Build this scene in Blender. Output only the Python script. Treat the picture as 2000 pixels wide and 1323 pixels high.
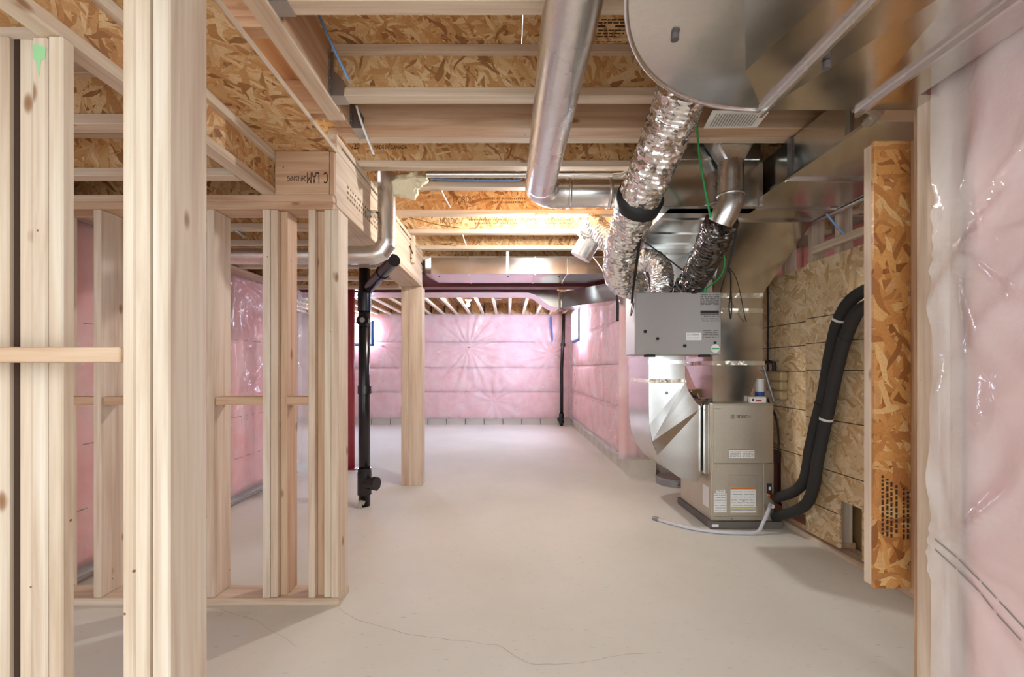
import bpy, bmesh, math, random
from mathutils import Vector, Matrix, noise
random.seed(7)
S = bpy.context.scene
COL = S.collection
for o in list(bpy.data.objects): bpy.data.objects.remove(o, do_unlink=True)

# ------------------------------------------------------------------ camera / world / exposure
FPX, VX, VY, CH = 889.0, 992.0, 720.0, 1.2      # focal length in px, vanishing point, camera height
cam = bpy.data.cameras.new('camera'); cam_o = bpy.data.objects.new('camera', cam); COL.objects.link(cam_o)
cam.sensor_fit = 'HORIZONTAL'; cam.sensor_width = 36.0; cam.lens = FPX/2000*36
cam_o.location = (0, 0, CH); cam_o.rotation_euler = (math.pi/2, 0, 0)
cam.shift_x = (1000-VX)/2000; cam.shift_y = (VY-661.5)/2000
cam.clip_start = 0.02; cam.clip_end = 60
S.camera = cam_o
w = bpy.data.worlds.new('world'); S.world = w; w.use_nodes = True
w.node_tree.nodes['Background'].inputs[0].default_value = (0.86, 0.95, 1.0, 1)
w.node_tree.nodes['Background'].inputs[1].default_value = 1.55
S.view_settings.view_transform = 'Standard'; S.view_settings.look = 'None'
S.view_settings.exposure = 1.12; S.view_settings.gamma = 1.0; S.view_settings.use_curve_mapping = False
BULB_W = 30.0; BULB_FAR_W = 15.0; WIN_E = 44.0

def at(px, py, Y): return ((px-VX)*Y/FPX, Y, CH+(VY-py)*Y/FPX)
def X_(px, Y): return (px-VX)*Y/FPX
def Z_(py, Y): return CH+(VY-py)*Y/FPX

# ------------------------------------------------------------------ materials
def lin(h):
    h = h.lstrip('#'); r = [int(h[i:i+2], 16)/255 for i in (0, 2, 4)]
    return tuple(c/12.92 if c <= .04045 else ((c+.055)/1.055)**2.4 for c in r)+(1,)
MATS = {}
class NT:
    def __init__(s, name):
        s.m = bpy.data.materials.new(name); s.m.use_nodes = True; s.t = s.m.node_tree
        s.b = s.t.nodes['Principled BSDF']; MATS[name] = s.m
    def n(s, ty, **kw):
        nd = s.t.nodes.new(ty)
        for k, v in kw.items():
            if k.startswith('i_'):
                key = k[2:]; nd.inputs[int(key) if key.isdigit() else key].default_value = v
            else: setattr(nd, k, v)
        return nd
    def l(s, a, b): s.t.links.new(a, b)
    def ramp(s, fac, stops, interp='LINEAR'):
        r = s.n('ShaderNodeValToRGB'); r.color_ramp.interpolation = interp
        e = r.color_ramp.elements
        while len(e) < len(stops): e.new(0.5)
        for el, (p, c) in zip(e, stops): el.position = p; el.color = c if len(c) == 4 else tuple(c)+(1,)
        if fac is not None: s.l(fac, r.inputs[0])
        return r
    def mix(s, fac, a, b, mode='MIX'):
        m = s.n('ShaderNodeMix', data_type='RGBA', blend_type=mode)
        for sock, v in ((m.inputs[0], fac), (m.inputs[6], a), (m.inputs[7], b)):
            if hasattr(v, 'is_linked'): s.l(v, sock)
            else: sock.default_value = v
        return m.outputs[2]
    def bump(s, h, strength=.3, dist=.01):
        b = s.n('ShaderNodeBump'); b.inputs['Strength'].default_value = strength; b.inputs['Distance'].default_value = dist
        s.l(h, b.inputs['Height']); s.l(b.outputs[0], s.b.inputs['Normal']); return b
    def coords(s, rnd=True):
        tc = s.n('ShaderNodeTexCoord')
        if not rnd: return tc.outputs['Object']
        oi = s.n('ShaderNodeObjectInfo'); mu = s.n('ShaderNodeMath', operation='MULTIPLY'); mu.inputs[1].default_value = 37.0
        s.l(oi.outputs['Random'], mu.inputs[0])
        va = s.n('ShaderNodeVectorMath', operation='ADD'); s.l(tc.outputs['Object'], va.inputs[0]); s.l(mu.outputs[0], va.inputs[1])
        s.oi = oi
        return va.outputs[0]
    def mapping(s, v, scale=(1, 1, 1), rot=(0, 0, 0)):
        m = s.n('ShaderNodeMapping'); m.inputs['Scale'].default_value = scale; m.inputs['Rotation'].default_value = rot
        s.l(v, m.inputs['Vector']); return m.outputs[0]

def plain(name, hexc, rough=.6, metal=0, **kw):
    t = NT(name); t.b.inputs['Base Color'].default_value = lin(hexc)
    t.b.inputs['Roughness'].default_value = rough; t.b.inputs['Metallic'].default_value = metal
    for k, v in kw.items(): t.b.inputs[k.replace('_', ' ')].default_value = v
    return t.m

def wood(name, axis, c_light, c_mid, c_dark, knot=True):
    t = NT(name); v = t.coords()
    sc = [16.0]*3; sc[axis] = 1.1
    nz = t.n('ShaderNodeTexNoise', i_Scale=1.0, i_Detail=4.0, i_Roughness=.55, i_Distortion=.6)
    t.l(t.mapping(v, tuple(sc)), nz.inputs['Vector'])
    r = t.ramp(nz.outputs[0], [(.3, lin(c_dark)), (.5, lin(c_mid)), (.72, lin(c_light))])
    sf = [70.0]*3; sf[axis] = 2.0
    fine = t.n('ShaderNodeTexNoise', i_Scale=1.0, i_Detail=2.0)
    t.l(t.mapping(v, tuple(sf)), fine.inputs['Vector'])
    fr = t.ramp(fine.outputs[0], [(.35, (.86, .82, .78, 1)), (.6, (1, 1, 1, 1))])
    c = t.mix(.7, r.outputs[0], fr.outputs[0], 'MULTIPLY')
    # board to board variation
    hv = t.ramp(t.oi.outputs['Random'], [(0, (.86, .79, .73, 1)), (.3, (1, .98, .95, 1)), (.6, (.95, .89, .84, 1)), (.8, (1, 1, 1, 1)), (1, (.91, .84, .78, 1))])
    c = t.mix(1.0, c, hv.outputs[0], 'MULTIPLY')
    if knot:
        sk = [7.0]*3; sk[axis] = 3.2
        vo = t.n('ShaderNodeTexVoronoi', i_Scale=1.0); vo.feature = 'F1'
        t.l(t.mapping(v, tuple(sk)), vo.inputs['Vector'])
        kr = t.ramp(vo.outputs['Distance'], [(.0, (1, 1, 1, 1)), (.06, (.75, .75, .75, 1)), (.11, (0, 0, 0, 1))])
        sw = t.n('ShaderNodeSeparateColor'); t.l(vo.outputs['Color'], sw.inputs[0])
        gt = t.n('ShaderNodeMath', operation='GREATER_THAN'); gt.inputs[1].default_value = .42; t.l(sw.outputs[0], gt.inputs[0])
        mu = t.n('ShaderNodeMath', operation='MULTIPLY'); t.l(kr.outputs[0], mu.inputs[0]); t.l(gt.outputs[0], mu.inputs[1])
        c = t.mix(mu.outputs[0], c, lin('#8A5A30'))
        v2 = t.n('ShaderNodeTexVoronoi', i_Scale=9.0); t.l(v, v2.inputs['Vector'])
        k2 = t.ramp(v2.outputs['Distance'], [(.0, (1, 1, 1, 1)), (.028, (.9, .9, .9, 1)), (.04, (0, 0, 0, 1))])
        c = t.mix(k2.outputs[0], c, lin('#6E4A2C'))
    t.l(c, t.b.inputs['Base Color']); t.b.inputs['Roughness'].default_value = .62
    t.b.inputs['Specular IOR Level'].default_value = .3
    t.bump(fine.outputs[0], .15, .002)
    return t.m
for i, a in enumerate('xyz'):
    wood('pine_'+a, i, '#EBE1D2', '#E2D2BE', '#CDB6A0')
    wood('fir_'+a, i, '#DDC4AA', '#D0AF92', '#B88F72')

def osb(name, normal, cols, scale=1.0, rough=.7):
    """flake board; normal = axis of the sheet's normal"""
    t = NT(name); v = t.coords()
    rot = {'z': (0, 0, 0), 'y': (math.pi/2, 0, 0), 'x': (0, math.pi/2, 0)}[normal]
    v = t.mapping(v, (1, 1, 1), rot)
    wz = t.n('ShaderNodeTexNoise', i_Scale=9.0, i_Detail=1.0)
    t.l(v, wz.inputs['Vector'])
    wv = t.n('ShaderNodeVectorMath', operation='MULTIPLY_ADD'); t.l(wz.outputs['Color'], wv.inputs[0])
    wv.inputs[1].default_value = (.07, .07, .0); t.l(v, wv.inputs[2])
    layers = []
    for k, ang in enumerate((.15, 1.15, -.85, 2.0)):
        mp = t.mapping(wv.outputs[0], (1, 1, 1), (0, 0, ang))
        mp2 = t.mapping(mp, (10*scale, 50*scale, 20))
        vo = t.n('ShaderNodeTexVoronoi', i_Scale=1.0, i_Randomness=1.0); vo.feature = 'F1'
        t.l(mp2, vo.inputs['Vector'])
        sp = t.n('ShaderNodeSeparateColor'); t.l(vo.outputs['Color'], sp.inputs[0])
        layers.append((sp.outputs[0], sp.outputs[1]))
    # choose layer with highest "height" channel
    val, hgt = layers[0]
    for v2, h2 in layers[1:]:
        gt = t.n('ShaderNodeMath', operation='GREATER_THAN'); t.l(h2, gt.inputs[0]); t.l(hgt, gt.inputs[1])
        mx = t.n('ShaderNodeMix', data_type='FLOAT'); t.l(gt.outputs[0], mx.inputs[0]); t.l(val, mx.inputs[2]); t.l(v2, mx.inputs[3])
        mh = t.n('ShaderNodeMath', operation='MAXIMUM'); t.l(hgt, mh.inputs[0]); t.l(h2, mh.inputs[1])
        val, hgt = mx.outputs[0], mh.outputs[0]
    gr = t.n('ShaderNodeTexNoise', i_Scale=120.0, i_Detail=2.0); t.l(v, gr.inputs['Vector'])
    n = len(cols)
    r = t.ramp(val, [(i/(n-1), lin(c)) for i, c in enumerate(cols)])
    g2 = t.ramp(gr.outputs[0], [(.35, (.8, .76, .7, 1)), (.6, (1, 1, 1, 1))])
    c = t.mix(.55, r.outputs[0], g2.outputs[0], 'MULTIPLY')
    t.l(c, t.b.inputs['Base Color']); t.b.inputs['Roughness'].default_value = rough
    t.bump(val, .35, .004)
    return t.m
for a in 'xyz':
    osb('osb_'+a, a, ['#8E6038', '#C08C56', '#CE9E68', '#D3A873', '#DDB887', '#E5C89C', '#C4925C'])
    osb('osbpale_'+a, a, ['#B99668', '#D6B88C', '#DDC298', '#E3CBA4', '#EAD8B8', '#D8BA8E', '#C8A474'], .8)
    osb('osborange_'+a, a, ['#8A5228', '#B37540', '#C28448', '#CC9254', '#D9AC74', '#A36532'], .8, .45)

def galv(name, base='#C6C8C9', rough=.24, bumps=.12, spangle=True):
    t = NT(name); v = t.coords()
    vo = t.n('ShaderNodeTexVoronoi', i_Scale=90.0); t.l(v, vo.inputs['Vector'])
    sp = t.n('ShaderNodeSeparateColor'); t.l(vo.outputs['Color'], sp.inputs[0])
    r = t.ramp(sp.outputs[0], [(0, tuple(c*.95 for c in lin(base)[:3])+(1,)), (1, lin(base))])
    t.l(r.outputs[0], t.b.inputs['Base Color']); t.b.inputs['Metallic'].default_value = 1
    nz = t.n('ShaderNodeTexNoise', i_Scale=6.0, i_Detail=3.0); t.l(v, nz.inputs['Vector'])
    rr = t.n('ShaderNodeMapRange'); rr.inputs[3].default_value = rough*.7; rr.inputs[4].default_value = rough*1.5
    t.l(nz.outputs[0], rr.inputs[0]); t.l(rr.outputs[0], t.b.inputs['Roughness'])
    n2 = t.n('ShaderNodeTexNoise', i_Scale=2.6, i_Detail=.0); t.l(v, n2.inputs['Vector'])
    t.bump(n2.outputs[0], bumps, .06)
    return t.m
galv('galvanized', '#DAD9D6', .17, .28)
galv('galvanized_round', '#E2E1DF', .25, .05)
galv('furnace_skin', '#CFC6B6', .42, .05)
galv('hanger_steel', '#B8B8B8', .35, .1)

def foil(name, base, rough, sc, strength, metal):
    t = NT(name); v = t.coords()
    t.b.inputs['Base Color'].default_value = lin(base); t.b.inputs['Metallic'].default_value = metal
    t.b.inputs['Roughness'].default_value = rough
    wn = t.n('ShaderNodeTexNoise', i_Scale=sc*.3, i_Detail=2.0); t.l(v, wn.inputs['Vector'])
    wv = t.n('ShaderNodeVectorMath', operation='MULTIPLY_ADD'); t.l(wn.outputs['Color'], wv.inputs[0]); wv.inputs[1].default_value = (.06, .06, .06); t.l(v, wv.inputs[2])
    geo = t.n('ShaderNodeNewGeometry'); acc = geo.outputs['Normal']
    for k, (f, a_) in enumerate(((1.0, strength), (2.3, strength*.5))):
        vo = t.n('ShaderNodeTexVoronoi', i_Scale=sc*f); t.l(wv.outputs[0], vo.inputs['Vector'])
        sb_ = t.n('ShaderNodeVectorMath', operation='SUBTRACT'); t.l(vo.outputs['Color'], sb_.inputs[0]); sb_.inputs[1].default_value = (.5, .5, .5)
        ad = t.n('ShaderNodeVectorMath', operation='MULTIPLY_ADD'); t.l(sb_.outputs[0], ad.inputs[0]); ad.inputs[1].default_value = (a_, a_, a_); t.l(acc, ad.inputs[2]); acc = ad.outputs[0]
    nn = t.n('ShaderNodeVectorMath', operation='NORMALIZE'); t.l(acc, nn.inputs[0]); t.l(nn.outputs[0], t.b.inputs['Normal'])
    return t.m
foil('foil_flex', '#F2F0EF', .14, 34, .75, .92)
foil('foil_dark', '#6A6563', .16, 32, .9, .92)
foil('foil_tape', '#E0D6C4', .28, 25, .3, .7)

def insulation(name, cols):
    t = NT(name); v = t.coords()
    n1 = t.n('ShaderNodeTexNoise', i_Scale=3.0, i_Detail=5.0, i_Roughness=.6); t.l(v, n1.inputs['Vector'])
    r = t.ramp(n1.outputs[0], [(.3, lin(cols[0])), (.5, lin(cols[1])), (.7, lin(cols[2]))])
    t.l(r.outputs[0], t.b.inputs['Base Color']); t.b.inputs['Roughness'].default_value = .95
    t.b.inputs['Specular IOR Level'].default_value = .1
    n2 = t.n('ShaderNodeTexNoise', i_Scale=40.0, i_Detail=3.0); t.l(v, n2.inputs['Vector'])
    t.bump(n2.outputs[0], .4, .01)
insulation('pink_wool', ['#F0A9A4', '#F4BCB8', '#F7CFCC'])

def film(name, alpha, rough=.16, col=(.89, .85, .91, 1)):
    t = NT(name); v = t.coords(False)
    t.b.inputs['Base Color'].default_value = col; t.b.inputs['Roughness'].default_value = rough
    t.b.inputs['Specular IOR Level'].default_value = .7
    nz = t.n('ShaderNodeTexNoise', i_Scale=5.0, i_Detail=3.0); t.l(v, nz.inputs['Vector'])
    n2 = t.n('ShaderNodeTexNoise', i_Scale=22.0, i_Detail=2.0, i_Distortion=1.0); t.l(v, n2.inputs['Vector'])
    t.bump(n2.outputs[0], .25, .01)
    rr = t.n('ShaderNodeMapRange'); rr.inputs[3].default_value = alpha-.12; rr.inputs[4].default_value = alpha+.12
    t.l(nz.outputs[0], rr.inputs[0])
    tr = t.n('ShaderNodeBsdfTransparent'); mx = t.n('ShaderNodeMixShader')
    t.l(rr.outputs[0], mx.inputs[0]); t.l(tr.outputs[0], mx.inputs[1]); t.l(t.b.outputs[0], mx.inputs[2])
    out = [n for n in t.t.nodes if n.type == 'OUTPUT_MATERIAL'][0]; t.l(mx.outputs[0], out.inputs['Surface'])
film('poly_film', .33)
film('poly_film_clear', .2, .12)
film('poly_film_thick', .48, .12, (.95, .9, .88, 1))

def concrete(name, a, b, rough=.8, bstr=.12):
    t = NT(name); v = t.coords(False)
    n1 = t.n('ShaderNodeTexNoise', i_Scale=.9, i_Detail=6.0, i_Roughness=.6); t.l(v, n1.inputs['Vector'])
    r = t.ramp(n1.outputs[0], [(.35, lin(a)), (.65, lin(b))])
    n2 = t.n('ShaderNodeTexNoise', i_Scale=60.0, i_Detail=3.0); t.l(t.mapping(v, (.35, 1, 1)), n2.inputs['Vector'])
    sp = t.ramp(n2.outputs[0], [(.27, (.8, .77, .74, 1)), (.36, (1, 1, 1, 1))])
    c = t.mix(.8, r.outputs[0], sp.outputs[0], 'MULTIPLY')
    t.l(c, t.b.inputs['Base Color']); t.b.inputs['Roughness'].default_value = rough
    t.bump(n2.outputs[0], bstr, .003)
concrete('floor_concrete', '#D8D6CB', '#E3E1D8', .72)
concrete('block_concrete', '#BDB5A8', '#CEC6BA', .9)
concrete('wall_concrete', '#A9A39A', '#BDB7AD', .9)

plain('abs_black', '#1A191E', .2)
plain('rubber_black', '#2B2928', .75)
plain('strap_black', '#1D1B1C', .6)
plain('red_steel', '#A43A42', .35)
plain('maroon_steel', '#7E353B', .4)
plain('hrv_front', '#A59F9C', .42, .4)
plain('hrv_side', '#B4AFA9', .42, .4)
plain('pad_grey', '#6E665F', .7)
plain('white_plastic', '#E8E6E2', .4)
plain('paper_white', '#EDEAE6', .7)
plain('print_grey', '#8C8782', .7)
plain('print_dark', '#2A2524', .7)
plain('print_mid', '#5C5350', .7)
plain('ink_brown', '#3A2413', .8)
plain('ink_faded', '#7A5C36', .8)
plain('orange_stripe', '#E07B2E', .6)
plain('yellow_stripe', '#D9C23C', .6)
plain('purple_stripe', '#5B4E9E', .6)
plain('green_print', '#3FB061', .5)
plain('green_wire', '#1F9E4A', .45)
plain('green_cap', '#19A04E', .45)
plain('blue_wire', '#6F93C4', .4)
plain('white_wire', '#E9E9EC', .4)
plain('blue_tape', '#2F5FB0', .5)
plain('copper', '#B9714B', .3, 1)
plain('brass', '#B8955A', .35, 1)
plain('cardboard', '#C09A66', .85)
plain('tank_beige', '#B7A27A', .5)
plain('carton_brown', '#6B4030', .8)
plain('foam_cream', '#EFE3C4', .95)
plain('window_frame', '#E9EBEE', .4)
plain('crack', '#A79F93', .95)
plain('chalk_dark', '#4A3C30', .9)
plain('red_print', '#B2332A', .6)
plain('blue_print', '#3C4FA0', .6)
plain('green_paint', '#9FD59A', .8)
plain('lead_grey', '#9A9A9C', .45, .7)
t = NT('clear_hose'); t.b.inputs['Base Color'].default_value = (.80, .77, .83, 1); t.b.inputs['Roughness'].default_value = .25
t.b.inputs['Transmission Weight'].default_value = .35
def emis(name, col, st):
    t = NT(name); t.b.inputs['Base Color'].default_value = (0, 0, 0, 1)
    t.b.inputs['Emission Color'].default_value = col+(1,); t.b.inputs['Emission Strength'].default_value = st
emis('window_glow', (.58, .70, 1.0), WIN_E)
M = MATS

# ------------------------------------------------------------------ object helpers
WL = {}
def empty(name, loc, label=None, cat=None, group=None, kind=None):
    o = bpy.data.objects.new(name, None); COL.objects.link(o); o.empty_display_size = .05
    o.location = loc; WL[o.name] = Vector(loc)
    tag(o, label, cat, group, kind); return o
def tag(o, label=None, cat=None, group=None, kind=None):
    if label: o['label'] = label
    if cat: o['category'] = cat
    if group: o['group'] = group
    if kind: o['kind'] = kind
    return o
def link(name, me, mat, parent, c):
    o = bpy.data.objects.new(name, me); COL.objects.link(o)
    if mat is not None:
        if not me.materials: me.materials.append(M[mat] if isinstance(mat, str) else mat)
    WL[o.name] = Vector(c)
    if parent is not None:
        o.parent = parent; o.location = Vector(c)-WL[parent.name]
    else: o.location = c
    return o
def mesh(name, verts, faces, mat, parent=None, smooth=False):
    xs = [v[0] for v in verts]; ys = [v[1] for v in verts]; zs = [v[2] for v in verts]
    c = Vector(((min(xs)+max(xs))/2, (min(ys)+max(ys))/2, (min(zs)+max(zs))/2))
    if parent is None: c.z = min(zs)
    me = bpy.data.meshes.new(name)
    me.from_pydata([tuple(Vector(v)-c) for v in verts], [], faces); me.update()
    bm = bmesh.new(); bm.from_mesh(me); bmesh.ops.recalc_face_normals(bm, faces=bm.faces); bm.to_mesh(me); bm.free()
    if smooth: me.polygons.foreach_set('use_smooth', [True]*len(me.polygons))
    return link(name, me, mat, parent, c)
_bx = {}
def board(name, x, y, z, mat, parent=None, bev=.0025):
    x0, x1 = sorted(x); y0, y1 = sorted(y); z0, z1 = sorted(z)
    d = (round(x1-x0, 4), round(y1-y0, 4), round(z1-z0, 4))
    key = d+(mat, bev)
    if key not in _bx:
        bm = bmesh.new(); bmesh.ops.create_cube(bm, size=1)
        bmesh.ops.scale(bm, vec=d, verts=bm.verts)
        b = min(bev, min(d)*.3)
        if b > 0: bmesh.ops.bevel(bm, geom=bm.edges[:], offset=b, segments=1, affect='EDGES', profile=.5)
        me = bpy.data.meshes.new(name); bm.to_mesh(me); bm.free(); me.materials.append(M[mat]); _bx[key] = me
    c = ((x0+x1)/2, (y0+y1)/2, (z0+z1)/2)
    if parent is None: # origin stays at centre
        pass
    return link(name, _bx[key], None, parent, c)
class MB:
    def __init__(s): s.v = []; s.f = []
    def add(s, vs, fs):
        n = len(s.v); s.v += [tuple(v) for v in vs]; s.f += [tuple(i+n for i in f) for f in fs]; return s
    def box(s, x, y, z):
        x0, x1 = sorted(x); y0, y1 = sorted(y); z0, z1 = sorted(z)
        return s.add([(x0,y0,z0),(x1,y0,z0),(x1,y1,z0),(x0,y1,z0),(x0,y0,z1),(x1,y0,z1),(x1,y1,z1),(x0,y1,z1)],
              [(0,3,2,1),(4,5,6,7),(0,1,5,4),(1,2,6,5),(2,3,7,6),(3,0,4,7)])
    def loft(s, rings, closed=True, caps=True):
        n = len(rings[0]); vs = [p for r in rings for p in r]; fs = []
        for i in range(len(rings)-1):
            for j in range(n if closed else n-1):
                k = (j+1) % n; fs.append((i*n+j, i*n+k, (i+1)*n+k, (i+1)*n+j))
        if caps and closed: fs += [tuple(range(n-1, -1, -1)), tuple((len(rings)-1)*n+j for j in range(n))]
        return s.add(vs, fs)
    def tube(s, pts, r, seg=16, caps=True, rf=None):
        pts = [Vector(p) for p in pts]; rings = []; up = None
        for i, p in enumerate(pts):
            d = (pts[min(i+1, len(pts)-1)]-pts[max(i-1, 0)]).normalized()
            if up is None: up = Vector((0, 0, 1)) if abs(d.z) < .9 else Vector((1, 0, 0))
            a = (up-d*up.dot(d)).normalized(); b = d.cross(a); up = a
            ring = []
            for j in range(seg):
                t = 2*math.pi*j/seg; rr = r if rf is None else rf(i, t, p)
                ring.append(p+a*math.cos(t)*rr+b*math.sin(t)*rr)
            rings.append(ring)
        return s.loft(rings, True, caps)
    def cyl(s, p0, p1, r, seg=20): return s.tube([p0, p1], r, seg)
    def extr(s, poly, axis, a, b):
        def P(u, v, t): return {'x': (t, u, v), 'y': (u, t, v), 'z': (u, v, t)}[axis]
        return s.loft([[P(u, v, a) for u, v in poly], [P(u, v, b) for u, v in poly]])
    def build(s, name, mat, parent=None, smooth=False): return mesh(name, s.v, s.f, mat, parent, smooth)
def smooth_angle(o, ang=40):
    me = o.data; me.polygons.foreach_set('use_smooth', [True]*len(me.polygons))
    bm = bmesh.new(); bm.from_mesh(me)
    for e in bm.edges:
        if len(e.link_faces) == 2 and e.calc_face_angle(0) > math.radians(ang): e.smooth = False
        elif len(e.link_faces) != 2: e.smooth = False
    bm.to_mesh(me); bm.free(); return o
def spline(pts, n=12):
    P = [Vector(p) for p in pts]; out = []
    for i in range(len(P)-1):
        p0 = P[max(i-1, 0)]; p1 = P[i]; p2 = P[i+1]; p3 = P[min(i+2, len(P)-1)]
        for k in range(n):
            t = k/n
            out.append(.5*((2*p1)+(p2-p0)*t+(2*p0-5*p1+4*p2-p3)*t*t+(3*p1-p0-3*p2+p3)*t*t*t))
    out.append(P[-1]); return out
def text(name, s, size, org, right, up, mat, parent, sx=1.0, ext=.0006):
    cu = bpy.data.curves.new('t', 'FONT'); cu.body = s; cu.size = size; cu.extrude = ext
    ob = bpy.data.objects.new('t', cu); COL.objects.link(ob)
    dg = bpy.context.evaluated_depsgraph_get(); me = bpy.data.meshes.new_from_object(ob.evaluated_get(dg))
    bpy.data.objects.remove(ob); bpy.data.curves.remove(cu)
    r = Vector(right).normalized(); u = Vector(up).normalized(); n = r.cross(u); o3 = Vector(org)
    vs = [o3+r*v.co.x*sx+u*v.co.y+n*(v.co.z) for v in me.vertices]; fs = [tuple(p.vertices) for p in me.polygons]
    bpy.data.meshes.remove(me)
    return mesh(name, vs, fs, mat, parent)

# ------------------------------------------------------------------ FLOOR
fl = mesh('floor', *(lambda m: (m.v, m.f))(MB().box((-5.2, 3.2), (-2.6, 10.2), (-.15, 0))), 'floor_concrete')
tag(fl, 'smooth pale concrete basement floor slab', 'floor', kind='structure')
def crack(pix, wd=.0022):
    pts = []
    for px, py in pix:
        Y = FPX*CH/(py-VY); pts.append((X_(px, Y), Y))
    P = spline([(x, y, 0) for x, y in pts], 8); vs = []; fs = []
    for i, p in enumerate(P):
        q = Vector((noise.noise(p*14)*.012, noise.noise(p*14+Vector((9, 2, 1)))*.012, 0)); ww = wd*(.5+abs(noise.noise(p*9)))
        d = (P[min(i+1, len(P)-1)]-P[max(i-1, 0)]).normalized(); nn = Vector((-d.y, d.x, 0))
        for sgn, zz in ((-1, .0004), (1, .0004)): vs.append(tuple(p+q+nn*ww*sgn+Vector((0, 0, zz))))
    for i in range(len(P)-1): fs.append((2*i, 2*i+1, 2*i+3, 2*i+2))
    mesh('floor_crack', vs, fs, 'crack', fl)
crack([(662, 1188), (700, 1213), (738, 1222), (800, 1240), (880, 1250), (970, 1262), (1010, 1285), (1050, 1298), (1130, 1296), (1200, 1283), (1290, 1275)], .0013)
crack([(430, 1190), (500, 1215), (580, 1265)], .0009)

# ------------------------------------------------------------------ CEILING: joists
JB, JH = 2.41, .232       # underside and depth of the main joists
def ijoist(parent, axis, a0, a1, f0, z0, h, fw=.064, ft=.038, web='osb', fl_='pine', webt=.012):
    """axis: run direction; f0 = near face of the flange across the run"""
    m = f0+fw/2
    if axis == 'x':
        j = board('joist', (a0, a1), (m-webt/2, m+webt/2), (z0+ft-.004, z0+h-ft+.004), web+'_y', parent, 0)
        board('bottom_flange', (a0, a1), (f0, f0+fw), (z0, z0+ft), fl_+'_x', j)
        board('top_flange', (a0, a1), (f0, f0+fw), (z0+h-ft, z0+h), fl_+'_x', j)
    else:
        j = board('joist', (m-webt/2, m+webt/2), (a0, a1), (z0+ft-.004, z0+h-ft+.004), web+'_x', parent, 0)
        board('bottom_flange', (f0, f0+fw), (a0, a1), (z0, z0+ft), fl_+'_y', j)
        board('top_flange', (f0, f0+fw), (a0, a1), (z0+h-ft, z0+h), fl_+'_y', j)
    return j
ceil = empty('ceiling', (.8, 2.5, JB), 'exposed ceiling of wooden I-joists under an OSB subfloor, over the duct room', 'ceiling', kind='structure')
SF = JB+JH
yb = [-1.6, -.4, .82, 1.73, 2.95, 4.17, 5.40]
for i in range(len(yb)-1):
    for xa, xb in ((-1.3, .06), (.063, 2.5), (2.503, 3.1)):
        board('subfloor_panel', (xa, xb), (yb[i]+.0015, yb[i+1]-.0015), (SF, SF+.018), 'osb_z', ceil, .001)
jy = [(.45, 1), (.97, 1), (1.496, 1), (2.018, 1), (2.725, 0), (3.035, 0), (3.57, 0), (4.07, 0), (4.61, 0), (5.05, 0)]  # nearest two joists are out of view, added for their shade
for y, hung in jy:
    ijoist(ceil, 'x', -.785 if hung else -1.08, 1.36 if y < 1.6 else 2.9, y, JB, JH)
# solid double joist
j3 = board('solid_joist', (-.87, 2.9), (2.29, 2.385), (JB, JB+JH-.001), 'fir_x', ceil)
board('solid_joist', (-.87, 2.9), (2.387, 2.445), (JB, JB+JH-.001), 'pine_x', ceil)
# header along the room with hangers
board('header_beam', (-.862, -.786), (-.6, 2.285), (JB, SF-.001), 'fir_y', ceil)
board('header_strip', (-.864, -.786), (-.6, 2.20), (JB-.012, JB), 'pine_y', ceil)
for y in (1.61, 2.155):
    board('blocking', (-1.29, -.865), (y, y+.06), (JB, JB+.04), 'fir_x', ceil)
    board('blocking', (-1.29, -.865), (y+.022, y+.036), (JB+.04, SF-.061), 'fir_x', ceil)
board('recess_board', (-1.29, -.865), (-.6, 2.30), (SF-.06, SF-.045), 'fir_y', ceil)
def hanger(y, w):
    m = MB()
    m.box((-.785, -.725), (y-.002, y+w+.002), (JB-.003, JB-.0005))              # seat
    prof = [(-.785, JB-.002), (-.727, JB-.002), (-.722, JB+.05), (-.745, JB+.085), (-.772, JB+.11), (-.772, JB+.19), (-.785, JB+.19)]
    m.extr(prof, 'y', y-.0035, y-.001); m.extr(prof, 'y', y+w+.001, y+w+.0035)
    m.box((-.786, -.783), (y-.03, y), (JB, JB+.19)); m.box((-.786, -.783), (y+w, y+w+.03), (JB, JB+.19))
    h = m.build('joist_hanger', 'hanger_steel', ceil)
    for k in range(4):
        MB().cyl((-.783, y-.016, JB+.03+k*.04), (-.780, y-.016, JB+.03+k*.04), .005, 8).build('nail_head', 'lead_grey', h)
for y, wd in ((1.496, .064), (2.018, .064), (2.29, .1)): hanger(y, wd)
# stamps on the joist webs
wy = lambda y: y+.032-.0068
zt = lambda py, y: Z_(py, y)
text('stamp', 'NORDIC', .075, (X_(884, 3.57), wy(3.57), Z_(396, 3.596)), (1, 0, 0), (0, 0, 1), 'ink_faded', ceil, .6)
text('stamp', 'NORDIC', .072, (X_(858, 4.07), wy(4.07), Z_(437, 4.096)), (1, 0, 0), (0, 0, 1), 'ink_faded', ceil, .6)
text('stamp', '-20', .05, (X_(684, 2.725), wy(2.725), Z_(291, 2.75)), (1, 0, 0), (0, 0, 1), 'ink_brown', ceil, .7)
text('stamp', 'MADE IN CANADA', .034, (X_(727, 2.725), wy(2.725), Z_(291, 2.75)), (1, 0, 0), (0, 0, 1), 'ink_brown', ceil, .7)
def dashes(name, x0, x1, z, h, y, mat, parent, seed=1):
    rr = random.Random(seed); m = MB(); x = x0
    while x < x1:
        l = rr.uniform(.25, .8)*h
        if rr.random() > .15: m.box((x, min(x+l, x1)), (y-.0004, y), (z+rr.uniform(0, .1)*h, z+h*rr.uniform(.7, 1)))
        x += l+h*.22
    return m.build(name, mat, parent)
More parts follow.
